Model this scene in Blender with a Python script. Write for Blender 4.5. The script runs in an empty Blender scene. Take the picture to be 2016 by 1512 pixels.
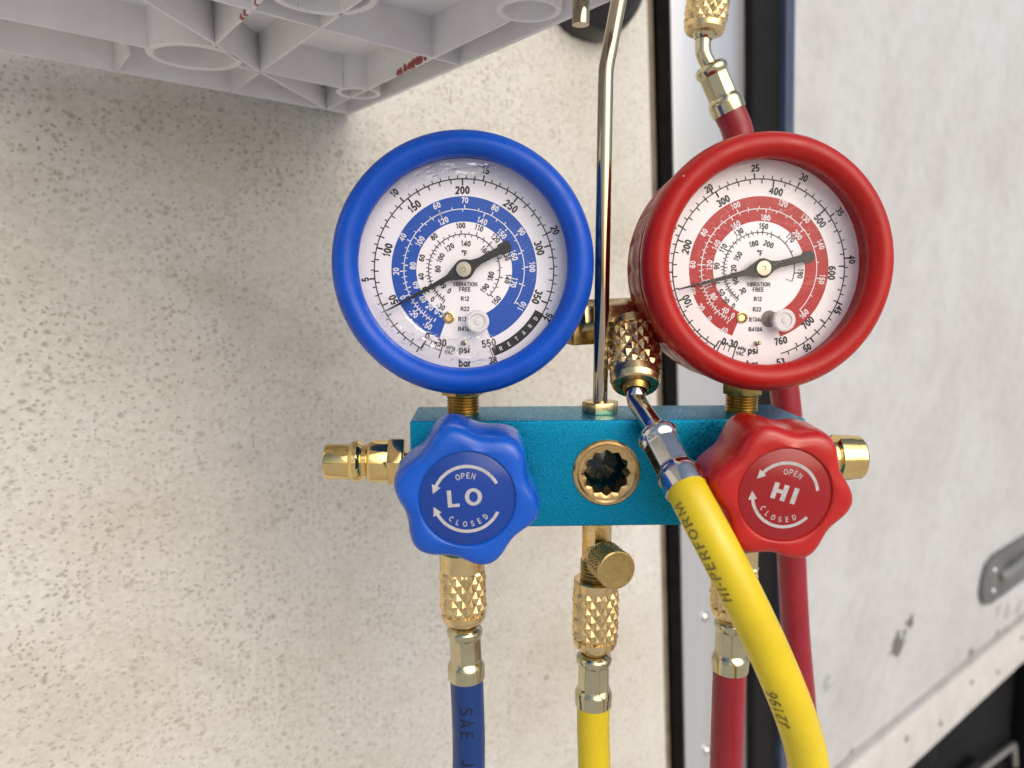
import bpy, bmesh, math, random
from mathutils import Vector, Matrix
random.seed(7)
R = math.radians
PI = math.pi
S = 0.001                      # everything below is written in millimetres

# ------------------------------------------------------------------ camera, sky, sun, exposure
scene = bpy.context.scene
col = scene.collection
cam = bpy.data.cameras.new('camera')
camo = bpy.data.objects.new('camera', cam)
col.objects.link(camo)
scene.camera = camo
yaw, pitch = R(2.0745), R(7.698)
fw = Vector((math.sin(yaw)*math.cos(pitch), math.cos(yaw)*math.cos(pitch), -math.sin(pitch)))
rt = Vector((math.cos(yaw), -math.sin(yaw), 0))
up = rt.cross(fw)
camo.matrix_world = Matrix(((rt.x, up.x, -fw.x, 0), (rt.y, up.y, -fw.y, -0.243), (rt.z, up.z, -fw.z, 0), (0, 0, 0, 1)))
cam.sensor_width = 36.0
cam.lens = 1450/2016*36.0
cam.clip_start = 0.01
cam.clip_end = 3000
cam.dof.use_dof = True
cam.dof.focus_distance = 0.246
cam.dof.aperture_fstop = 10.5

SUN_AZ, SUN_EL = R(146), R(34)         # compass style: clockwise from +Y; light from front right, high
w = bpy.data.worlds.new('World')
scene.world = w
w.use_nodes = True
nt = w.node_tree
bg = nt.nodes['Background']
sky = nt.nodes.new('ShaderNodeTexSky')
sky.sky_type = 'NISHITA'
sky.sun_disc = False
sky.sun_elevation = SUN_EL
sky.sun_rotation = SUN_AZ
sky.dust_density = 4.0
sky.air_density = 1.0
sky.ozone_density = 1.0
nt.links.new(sky.outputs[0], bg.inputs[0])
bg.inputs[1].default_value = 0.15
sl = bpy.data.lights.new('sun', 'SUN')
sl.energy = 1.15
sl.angle = R(75)
sl.color = (1.0, 0.985, 0.965)
so = bpy.data.objects.new('sun', sl)
col.objects.link(so)
sd = Vector((math.sin(SUN_AZ)*math.cos(SUN_EL), math.cos(SUN_AZ)*math.cos(SUN_EL), math.sin(SUN_EL)))
so.rotation_euler = (-sd).to_track_quat('-Z', 'Y').to_euler()
so.location = sd*3
scene.view_settings.view_transform = 'Standard'
scene.view_settings.look = 'None'
scene.view_settings.exposure = -0.05
scene.view_settings.gamma = 1.0

# ------------------------------------------------------------------ materials
def mat_new(name):
    m = bpy.data.materials.new(name)
    m.use_nodes = True
    n = m.node_tree.nodes
    return m, m.node_tree, n['Principled BSDF'], n['Material Output']

def node(t, kind, **kw):
    n = t.nodes.new(kind)
    for k, v in kw.items():
        if k.startswith('i_'):
            key = k[2:]
            n.inputs[int(key) if key.isdigit() else key.replace('_', ' ')].default_value = v
        else:
            setattr(n, k, v)
    return n

def ramp(t, src, stops):
    r = t.nodes.new('ShaderNodeValToRGB')
    e = r.color_ramp.elements
    while len(e) > 1:
        e.remove(e[-1])
    e[0].position, e[0].color = stops[0][0], stops[0][1]
    for p, c in stops[1:]:
        x = e.new(p)
        x.color = c
    t.links.new(src, r.inputs[0])
    return r.outputs[0]

def g(v):
    return (v, v, v, 1)

def c4(c):
    return (c[0], c[1], c[2], 1)

def mixc(t, fac, a, b):
    m = t.nodes.new('ShaderNodeMix')
    m.data_type = 'RGBA'
    for sock, v in ((m.inputs[0], fac), (m.inputs[6], a), (m.inputs[7], b)):
        if hasattr(v, 'links') or hasattr(v, 'is_linked'):
            t.links.new(v, sock)
        else:
            sock.default_value = v
    return m.outputs[2]

def simple(name, c, metal=0.0, rough=0.4, var=0.12, nscale=120, bump=0.0, bscale=900, spec=0.5, rvar=0.08, coat=0.0, bdist=0.0002, dust=None, dscale=260.0, dkeep=0.86, dsize=0.12):
    """Principled with noise in colour, gloss and relief; object coordinates are metres."""
    m, t, b, o = mat_new(name)
    tc = node(t, 'ShaderNodeTexCoord')
    nz = node(t, 'ShaderNodeTexNoise', i_Scale=nscale, i_Detail=6.0, i_Roughness=0.6)
    t.links.new(tc.outputs['Object'], nz.inputs['Vector'])
    lo = [max(0, x*(1-var)) for x in c]
    hi = [min(1, x*(1+var)) for x in c]
    colr = ramp(t, nz.outputs[0], [(0.3, c4(lo)), (0.7, c4(hi))])
    if dust:
        dv = node(t, 'ShaderNodeTexVoronoi', i_Scale=dscale)
        t.links.new(tc.outputs['Object'], dv.inputs['Vector'])
        da = ramp(t, dv.outputs['Distance'], [(dsize*0.6, g(1)), (dsize, g(0))])
        db = ramp(t, dv.outputs['Color'], [(dkeep, g(0)), (dkeep+0.02, g(1))])
        dm = node(t, 'ShaderNodeMath', operation='MULTIPLY')
        t.links.new(da, dm.inputs[0]); t.links.new(db, dm.inputs[1])
        # scuffed, slightly dulled patches
        sn = node(t, 'ShaderNodeTexNoise', i_Scale=28.0, i_Detail=8.0, i_Roughness=0.7)
        t.links.new(tc.outputs['Object'], sn.inputs['Vector'])
        sf = ramp(t, sn.outputs[0], [(0.55, g(0)), (0.75, g(0.16))])
        dd = mixc(t, sf, colr, c4([0.75*x+0.06 for x in c]))
        colr = mixc(t, dm.outputs[0], dd, c4(dust))
    t.links.new(colr, b.inputs['Base Color'])
    n2 = node(t, 'ShaderNodeTexNoise', i_Scale=nscale*2.3, i_Detail=4.0)
    t.links.new(tc.outputs['Object'], n2.inputs['Vector'])
    rr = ramp(t, n2.outputs[0], [(0.25, g(max(0.02, rough-rvar))), (0.75, g(min(1, rough+rvar)))])
    t.links.new(rr, b.inputs['Roughness'])
    b.inputs['Metallic'].default_value = metal
    b.inputs['Specular IOR Level'].default_value = spec
    b.inputs['Coat Weight'].default_value = coat
    b.inputs['Coat Roughness'].default_value = 0.1
    if bump > 0:
        n3 = node(t, 'ShaderNodeTexNoise', i_Scale=bscale, i_Detail=3.0)
        t.links.new(tc.outputs['Object'], n3.inputs['Vector'])
        bp = node(t, 'ShaderNodeBump', i_Strength=bump, i_Distance=bdist)
        t.links.new(n3.outputs[0], bp.inputs['Height'])
        t.links.new(bp.outputs[0], b.inputs['Normal'])
    return m

M = {}
M['brass'] = simple('brass', (0.76, 0.57, 0.29), 1, 0.27, 0.08, 200, 0.05, 1500)
M['brass_dark'] = simple('aged brass', (0.42, 0.28, 0.09), 1, 0.3, 0.25, 250, 0.06, 1500)
M['brass_bright'] = simple('polished brass', (0.80, 0.58, 0.24), 1, 0.1, 0.05, 200, 0.0)
M['nickel'] = simple('yellowish zinc plate', (0.56, 0.51, 0.33), 1, 0.15, 0.1, 150, 0.05, 700, rvar=0.06)
M['steel'] = simple('bright steel', (0.66, 0.65, 0.63), 1, 0.14, 0.08, 150, 0.05, 700, rvar=0.06)
M['chrome'] = simple('chrome', (0.46, 0.40, 0.29), 1, 0.07, 0.05, 100, 0.02, 500, rvar=0.03)
M['rubber_blue'] = simple('blue rubber', (0.0004, 0.066, 0.46), 0, 0.36, 0.16, 60, 0.08, 1200, rvar=0.14, spec=0.32, dust=(0.35, 0.42, 0.55))
M['rubber_red'] = simple('red rubber', (0.38, 0.008, 0.005), 0, 0.36, 0.1, 60, 0.06, 1200, rvar=0.14, spec=0.32, dust=(0.62, 0.42, 0.38))
M['knob_blue'] = simple('blue moulded plastic', (0.0005, 0.078, 0.47), 0, 0.24, 0.1, 70, 0.05, 300, rvar=0.12, dust=(0.3, 0.4, 0.6), dkeep=0.9)
M['knob_red'] = simple('red moulded plastic', (0.42, 0.009, 0.006), 0, 0.24, 0.1, 70, 0.05, 300, rvar=0.12, dust=(0.6, 0.4, 0.36), dkeep=0.9)
M['disc_blue'] = simple('blue knob sticker', (0.005, 0.040, 0.26), 0, 0.18, 0.05, 70, 0.03, 120, rvar=0.05)
M['disc_red'] = simple('red knob sticker', (0.28, 0.007, 0.010), 0, 0.18, 0.05, 70, 0.03, 120, rvar=0.05)
M['ink_grey'] = simple('silver grey print', (0.44, 0.42, 0.43), 0, 0.4, 0.18, 500)
M['ink_black'] = simple('black print', (0.012, 0.012, 0.014), 0, 0.5, 0.1)
M['ink_white'] = simple('white print', (0.75, 0.75, 0.78), 0, 0.5, 0.05)
M['dial'] = simple('white dial enamel', (0.87, 0.85, 0.885), 0, 0.45, 0.02, 40)
M['band_blue'] = simple('blue dial print', (0.004, 0.075, 0.42), 0, 0.4, 0.04)
M['band_red'] = simple('red dial print', (0.40, 0.004, 0.008), 0, 0.4, 0.04)
M['needle'] = simple('black needle paint', (0.012, 0.012, 0.013), 0, 0.4, 0.1)
M['black_rubber'] = simple('black rubber', (0.005, 0.005, 0.0053), 0, 0.65, 0.3, 60, 0.2, 300, spec=0.2)
M['gap'] = simple('dark gap', (0.006, 0.006, 0.006), 0, 0.9, 0.4, 80, spec=0.05)
M['hose_blue'] = simple('blue hose', (0.0015, 0.03, 0.16), 0, 0.34, 0.08, 90, 0.05, 700)
M['hose_yellow'] = simple('yellow hose', (0.66, 0.50, 0.008), 0, 0.34, 0.07, 60, 0.10, 350, bdist=0.0005, rvar=0.12, dust=(0.12, 0.09, 0.02), dscale=150.0, dkeep=0.82, dsize=0.07)
M['hose_red'] = simple('red hose', (0.26, 0.008, 0.02), 0, 0.36, 0.12, 90, 0.07, 500, rvar=0.12, dust=(0.4, 0.2, 0.2))
M['hose_print_blue'] = simple('dark blue hose print', (0.001, 0.006, 0.03), 0, 0.5, 0.3)
M['hose_print_yellow'] = simple('olive black hose print', (0.21, 0.16, 0.012), 0, 0.5, 0.6, 700)
M['hose_print_red'] = simple('dark red hose print', (0.07, 0.006, 0.014), 0, 0.5, 0.3)
M['edge_blue'] = simple('blue grey metal edge', (0.05, 0.07, 0.12), 0.2, 0.45, 0.3, 40)
M['asphalt'] = simple('pale concrete yard', (0.60, 0.59, 0.57), 0, 0.9, 0.2, 6, 0.4, 60)
M['undercoat'] = simple('black underbody', (0.004, 0.0042, 0.005), 0, 0.7, 0.4, 20, 0.2, 50, spec=0.15)
M['rail'] = simple('painted aluminium rail', (0.55, 0.54, 0.525), 0.1, 0.5, 0.12, 25, 0.1, 60, bdist=0.001)

def mat_anodised():
    m, t, b, o = mat_new('teal anodised aluminium')
    tc = node(t, 'ShaderNodeTexCoord')
    n1 = node(t, 'ShaderNodeTexNoise', i_Scale=2600.0, i_Detail=2.0)
    n2 = node(t, 'ShaderNodeTexVoronoi', i_Scale=1800.0)
    t.links.new(tc.outputs['Object'], n1.inputs['Vector'])
    t.links.new(tc.outputs['Object'], n2.inputs['Vector'])
    cr = ramp(t, n1.outputs[0], [(0.3, (0.0, 0.18, 0.34, 1)), (0.55, (0.0, 0.265, 0.47, 1)), (0.75, (0.06, 0.46, 0.66, 1))])
    t.links.new(cr, b.inputs['Base Color'])
    b.inputs['Metallic'].default_value = 0.85
    rr = ramp(t, n2.outputs['Color'], [(0.1, g(0.24)), (0.9, g(0.5))])
    t.links.new(rr, b.inputs['Roughness'])
    bp = node(t, 'ShaderNodeBump', i_Strength=0.35, i_Distance=0.00012)
    t.links.new(n1.outputs[0], bp.inputs['Height'])
    t.links.new(bp.outputs[0], b.inputs['Normal'])
    return m
M['anodised'] = mat_anodised()

def mat_lens(name, film, ior=1.17):
    """clear plastic lens: transparent with a Fresnel gloss; film leaves creases in the gloss"""
    m, t, b, o = mat_new(name)
    t.nodes.remove(b)
    tr = node(t, 'ShaderNodeBsdfTransparent')
    tr.inputs[0].default_value = (0.995, 0.992, 0.994, 1)
    gl = node(t, 'ShaderNodeBsdfGlossy')
    gl.inputs['Roughness'].default_value = 0.05
    fr = node(t, 'ShaderNodeFresnel', i_IOR=ior)
    tc = node(t, 'ShaderNodeTexCoord')
    mp = node(t, 'ShaderNodeMapping')
    mp.inputs['Scale'].default_value = (1.0, 1.0, 2.6)
    mp.inputs['Rotation'].default_value = (0, R(20), 0)
    t.links.new(tc.outputs['Object'], mp.inputs[0])
    nz = node(t, 'ShaderNodeTexNoise', i_Scale=70.0, i_Detail=3.0, i_Distortion=1.2)
    t.links.new(mp.outputs[0], nz.inputs['Vector'])
    bp = node(t, 'ShaderNodeBump', i_Strength=film, i_Distance=0.0015)
    t.links.new(nz.outputs[0], bp.inputs['Height'])
    t.links.new(bp.outputs[0], gl.inputs['Normal'])
    ridge = node(t, 'ShaderNodeTexNoise', i_Scale=55.0 if film > 0.5 else 30.0, i_Detail=2.0, i_Distortion=0.8)
    t.links.new(mp.outputs[0], ridge.inputs['Vector'])
    k_ = 0.5 if film > 0.5 else 0.025
    line = ramp(t, ridge.outputs[0], [(0.455, g(0)), (0.475, g(k_)), (0.485, g(0)), (0.54, g(0)), (0.555, g(k_*0.8)), (0.565, g(0))])
    fadd = node(t, 'ShaderNodeMath', operation='ADD', use_clamp=True)
    t.links.new(fr.outputs[0], fadd.inputs[0]); t.links.new(line, fadd.inputs[1])
    mx = node(t, 'ShaderNodeMixShader')
    t.links.new(fadd.outputs[0], mx.inputs[0])
    t.links.new(tr.outputs[0], mx.inputs[1])
    t.links.new(gl.outputs[0], mx.inputs[2])
    t.links.new(mx.outputs[0], o.inputs[0])
    return m
M['lens'] = mat_lens('clear lens', 0.03)
M['film'] = mat_lens('creased clear film', 1.0, 1.9)

def mat_silicone():
    m, t, b, o = mat_new('clear silicone')
    b.inputs['Base Color'].default_value = (0.9, 0.89, 0.9, 1)
    b.inputs['Transmission Weight'].default_value = 0.25
    b.inputs['Roughness'].default_value = 0.25
    b.inputs['IOR'].default_value = 1.4
    return m
M['silicone'] = mat_silicone()

def mat_sight():
    m, t, b, o = mat_new('dark sight glass')
    b.inputs['Base Color'].default_value = (0.004, 0.02, 0.028, 1)
    b.inputs['Roughness'].default_value = 0.06
    tc = node(t, 'ShaderNodeTexCoord')
    vo = node(t, 'ShaderNodeTexVoronoi', i_Scale=900.0)
    t.links.new(tc.outputs['Object'], vo.inputs['Vector'])
    cr = ramp(t, vo.outputs['Distance'], [(0.05, (0.35, 0.42, 0.42, 1)), (0.11, (0.002, 0.022, 0.028, 1))])
    t.links.new(cr, b.inputs['Base Color'])
    return m
M['sight'] = mat_sight()

def mat_wall_rough():
    """weathered cream gel-coat full of small pits and crumbs"""
    m, t, b, o = mat_new('pitted cream panel')
    tc = node(t, 'ShaderNodeTexCoord')
    mp = node(t, 'ShaderNodeMapping')
    mp.inputs['Scale'].default_value = (1, 1, 1.2)
    t.links.new(tc.outputs['Object'], mp.inputs[0])
    big = node(t, 'ShaderNodeTexNoise', i_Scale=9.0, i_Detail=5.0, i_Roughness=0.55)
    warp = node(t, 'ShaderNodeTexNoise', i_Scale=260.0, i_Detail=3.0)
    fine = node(t, 'ShaderNodeTexNoise', i_Scale=330.0, i_Detail=6.0, i_Roughness=0.62)
    for n in (big, warp, fine):
        t.links.new(mp.outputs[0], n.inputs['Vector'])
    add = node(t, 'ShaderNodeVectorMath', operation='MULTIPLY_ADD')
    t.links.new(warp.outputs['Color'], add.inputs[0])
    add.inputs[1].default_value = (0.003, 0.003, 0.003)
    t.links.new(mp.outputs[0], add.inputs[2])
    def pits(scale, lo, hi, keep):
        v = node(t, 'ShaderNodeTexVoronoi', i_Scale=scale, i_Randomness=1.0)
        t.links.new(add.outputs[0], v.inputs['Vector'])
        d = ramp(t, v.outputs['Distance'], [(lo, g(1)), (hi, g(0))])
        k = ramp(t, v.outputs['Color'], [(keep, g(0)), (keep+0.15, g(1))])
        mu = node(t, 'ShaderNodeMath', operation='MULTIPLY')
        t.links.new(d, mu.inputs[0]); t.links.new(k, mu.inputs[1])
        return mu.outputs[0]
    p1 = pits(430.0, 0.16, 0.46, 0.40)
    p2 = pits(190.0, 0.12, 0.36, 0.52)
    pm = node(t, 'ShaderNodeMath', operation='MAXIMUM')
    t.links.new(p1, pm.inputs[0]); t.links.new(p2, pm.inputs[1])
    base = ramp(t, big.outputs[0], [(0.3, (0.55, 0.52, 0.445, 1)), (0.45, (0.61, 0.59, 0.53, 1)), (0.62, (0.64, 0.63, 0.585, 1)), (0.75, (0.68, 0.675, 0.645, 1))])
    grain = ramp(t, fine.outputs[0], [(0.3, g(0.84)), (0.6, g(1.0))])
    mm = node(t, 'ShaderNodeMix', data_type='RGBA', blend_type='MULTIPLY')
    mm.inputs[0].default_value = 1.0
    t.links.new(base, mm.inputs[6]); t.links.new(grain, mm.inputs[7])
    patch = node(t, 'ShaderNodeTexNoise', i_Scale=26.0, i_Detail=4.0, i_Roughness=0.6)
    t.links.new(tc.outputs['Object'], patch.inputs['Vector'])
    amt = ramp(t, patch.outputs[0], [(0.34, g(0.12)), (0.5, g(0.42)), (0.68, g(0.66))])
    sc = node(t, 'ShaderNodeMath', operation='MULTIPLY')
    t.links.new(pm.outputs[0], sc.inputs[0]); t.links.new(amt, sc.inputs[1])
    cc = mixc(t, sc.outputs[0], mm.outputs[2], (0.25, 0.21, 0.15, 1))
    # larger brown chips and rubbed grey patches, sparse
    chip = pits(34.0, 0.05, 0.13, 0.74)
    cm_ = node(t, 'ShaderNodeMath', operation='MULTIPLY')
    t.links.new(chip, cm_.inputs[0]); t.links.new(fine.outputs[0], cm_.inputs[1])
    cc = mixc(t, cm_.outputs[0], cc, (0.14, 0.11, 0.07, 1))
    rub = node(t, 'ShaderNodeTexNoise', i_Scale=14.0, i_Detail=7.0, i_Roughness=0.72, i_Distortion=0.6)
    t.links.new(tc.outputs['Object'], rub.inputs['Vector'])
    rf_ = ramp(t, rub.outputs[0], [(0.56, g(0)), (0.70, g(0.35))])
    cc = mixc(t, rf_, cc, (0.40, 0.37, 0.31, 1))
    t.links.new(cc, b.inputs['Base Color'])
    b.inputs['Roughness'].default_value = 0.9
    b.inputs['Specular IOR Level'].default_value = 0.08
    hh = node(t, 'ShaderNodeMath', operation='MULTIPLY_ADD')
    t.links.new(pm.outputs[0], hh.inputs[0]); hh.inputs[1].default_value = -0.8
    mid = node(t, 'ShaderNodeTexNoise', i_Scale=75.0, i_Detail=3.0)
    t.links.new(mp.outputs[0], mid.inputs['Vector'])
    h2 = node(t, 'ShaderNodeMath', operation='MULTIPLY_ADD')
    t.links.new(mid.outputs[0], h2.inputs[0]); h2.inputs[1].default_value = 0.9
    t.links.new(fine.outputs[0], h2.inputs[2])
    t.links.new(h2.outputs[0], hh.inputs[2])
    bp = node(t, 'ShaderNodeBump', i_Strength=0.55, i_Distance=0.0008)
    t.links.new(hh.outputs[0], bp.inputs['Height'])
    t.links.new(bp.outputs[0], b.inputs['Normal'])
    return m
M['wall_rough'] = mat_wall_rough()

def stain(t, vec, p, rad, seed_scale, prev, colour, amount=0.9):
    """an irregular patch of dirt of its own at a place on the panel (object coordinates)"""
    nz = node(t, 'ShaderNodeTexNoise', i_Scale=seed_scale, i_Detail=5.0)
    t.links.new(vec, nz.inputs['Vector'])
    ds = node(t, 'ShaderNodeVectorMath', operation='DISTANCE')
    t.links.new(vec, ds.inputs[0]); ds.inputs[1].default_value = p
    dv = node(t, 'ShaderNodeMath', operation='DIVIDE')
    t.links.new(ds.outputs['Value'], dv.inputs[0]); dv.inputs[1].default_value = rad
    ad = node(t, 'ShaderNodeMath', operation='MULTIPLY_ADD')
    t.links.new(nz.outputs[0], ad.inputs[0]); ad.inputs[1].default_value = 2.6
    t.links.new(dv.outputs[0], ad.inputs[2])
    f = ramp(t, ad.outputs[0], [(0.0, g(amount)), (0.9, g(amount)), (1.0, g(0))])
    # ramp only spans 0..1, so bring the sum into that range
    ad.inputs[1].default_value = 1.1
    return mixc(t, f, prev, colour)

# ------------------------------------------------------------------ mesh helpers (all in mm)
class MB:
    def __init__(self):
        self.v = []; self.f = []
    def add(self, verts, faces):
        k = len(self.v)
        self.v += [Vector(p) for p in verts]
        self.f += [tuple(i+k for i in q) for q in faces]
        return self

def frame(axis, ref=(0, 0, 1)):
    a = Vector(axis).normalized()
    r = Vector(ref)
    if abs(a.dot(r.normalized())) > 0.97:
        r = Vector((1, 0, 0)) if abs(a.x) < 0.9 else Vector((0, 1, 0))
    x = r.cross(a).normalized()
    y = a.cross(x).normalized()
    return x, y, a

def lathe(mb, o, axis, prof, n=48, rf=None, ref=(0, 0, 1), cap0=False, cap1=False):
    """prof: (radius, height along axis); rf(theta, r, h, i) may change the radius"""
    x, y, a = frame(axis, ref)
    o = Vector(o)
    vs = []
    for i, (r, h) in enumerate(prof):
        for k in range(n):
            th = 2*PI*k/n
            rr = rf(th, r, h, i) if rf else r
            vs.append(o + a*h + (x*math.cos(th) + y*math.sin(th))*rr)
    fs = []
    for i in range(len(prof)-1):
        for k in range(n):
            k2 = (k+1) % n
            fs.append((i*n+k, i*n+k2, (i+1)*n+k2, (i+1)*n+k))
    if cap0:
        fs.append(tuple(range(n))[::-1])
    if cap1:
        b = (len(prof)-1)*n
        fs.append(tuple(range(b, b+n)))
    mb.add(vs, fs)
    return mb

def catmull(pts, per=10):
    P = [Vector(p) for p in pts]
    P = [P[0]*2-P[1]] + P + [P[-1]*2-P[-2]]
    out = []
    for i in range(1, len(P)-2):
        for k in range(per):
            t = k/per
            a, b, c, d = P[i-1], P[i], P[i+1], P[i+2]
            out.append(0.5*((2*b) + (c-a)*t + (2*a-5*b+4*c-d)*t*t + (-a+3*b-3*c+d)*t**3))
    out.append(P[-2])
    return out

def sweep_frames(path, ref=(0, 1, 0)):
    P = [Vector(p) for p in path]
    T = []
    for i in range(len(P)):
        T.append((P[min(i+1, len(P)-1)]-P[max(i-1, 0)]).normalized())
    r = Vector(ref)
    x = (r - T[0]*r.dot(T[0])).normalized()
    X = [x]
    for i in range(1, len(P)):
        x = X[-1] - T[i]*X[-1].dot(T[i])
        X.append(x.normalized())
    Y = [T[i].cross(X[i]) for i in range(len(P))]
    return P, T, X, Y

def tube(mb, path, r, n=28, ref=(0, 1, 0), caps=True):
    P, T, X, Y = sweep_frames(path, ref)
    vs = []
    for i, p in enumerate(P):
        rr = r(i/(len(P)-1)) if callable(r) else r
        for k in range(n):
            th = 2*PI*k/n
            vs.append(p + (X[i]*math.cos(th)+Y[i]*math.sin(th))*rr)
    fs = []
    for i in range(len(P)-1):
        for k in range(n):
            k2 = (k+1) % n
            fs.append((i*n+k, i*n+k2, (i+1)*n+k2, (i+1)*n+k))
    if caps:
        fs.append(tuple(range(n))[::-1])
        b = (len(P)-1)*n
        fs.append(tuple(range(b, b+n)))
    mb.add(vs, fs)
    return mb

def box(mb, o, ax, ay, az, x0, x1, y0, y1, z0, z1):
    o = Vector(o); ax = Vector(ax); ay = Vector(ay); az = Vector(az)
    vs = [o+ax*x+ay*y+az*z for z in (z0, z1) for y in (y0, y1) for x in (x0, x1)]
    mb.add(vs, [(0, 2, 3, 1), (4, 5, 7, 6), (0, 1, 5, 4), (2, 6, 7, 3), (0, 4, 6, 2), (1, 3, 7, 5)])
    return mb

def prism(mb, o, ax, ay, az, poly, z0, z1):
    o = Vector(o); ax = Vector(ax); ay = Vector(ay); az = Vector(az)
    n = len(poly)
    vs = [o+ax*x+ay*y+az*z0 for x, y in poly] + [o+ax*x+ay*y+az*z1 for x, y in poly]
    fs = [tuple(range(n))[::-1], tuple(range(n, 2*n))]
    for k in range(n):
        fs.append((k, (k+1) % n, n+(k+1) % n, n+k))
    mb.add(vs, fs)
    return mb

def to_mesh(mb, name, loc=(0, 0, 0), sharp=35, bevel=0, segs=2, recalc=True):
    me = bpy.data.meshes.new(name)
    l = Vector(loc)
    me.from_pydata([(p-l)*S for p in mb.v], [], mb.f)
    bm = bmesh.new(); bm.from_mesh(me)
    if recalc:
        bmesh.ops.recalc_face_normals(bm, faces=bm.faces)
    if bevel:
        es = [e for e in bm.edges if len(e.link_faces) == 2 and e.calc_face_angle(0) > R(30)]
        bmesh.ops.bevel(bm, geom=es, offset=bevel*S, segments=segs, profile=0.6, affect='EDGES', clamp_overlap=True)
    for f in bm.faces:
        f.smooth = True
    bm.to_mesh(me); bm.free()
    me.set_sharp_from_angle(angle=R(sharp))
    return me

def root_loc(o):
    while o.parent:
        o = o.parent
    return Vector(o.location)/S

def build(mb, name, m, parent=None, label=None, **kw):
    loc = root_loc(parent) if parent else Vector((0, 0, 0))
    me = to_mesh(mb, name, loc, **kw)
    me.materials.append(m)
    o = bpy.data.objects.new(name, me)
    col.objects.link(o)
    o.parent = parent
    if label:
        o['label'] = label
    return o

def thing(name, label, cat, loc, group=None):
    o = bpy.data.objects.new(name, None)
    o.empty_display_size = 0.02
    col.objects.link(o)
    o.location = Vector(loc)*S
    o['label'] = label
    o['category'] = cat
    if group:
        o['group'] = group
    return o

def place(me, name, parent, loc, axis=(0, 0, -1), spin=0, label=None):
    """an object that shares mesh data; its local -Z runs along axis"""
    o = bpy.data.objects.new(name, me)
    col.objects.link(o)
    o.parent = parent
    o.location = (Vector(loc)-root_loc(parent))*S
    q = Vector((0, 0, -1)).rotation_difference(Vector(axis).normalized())
    o.rotation_mode = 'QUATERNION'
    o.rotation_quaternion = q @ Matrix.Rotation(spin, 3, 'Z').to_quaternion()
    if label:
        o['label'] = label
    return o

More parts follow.
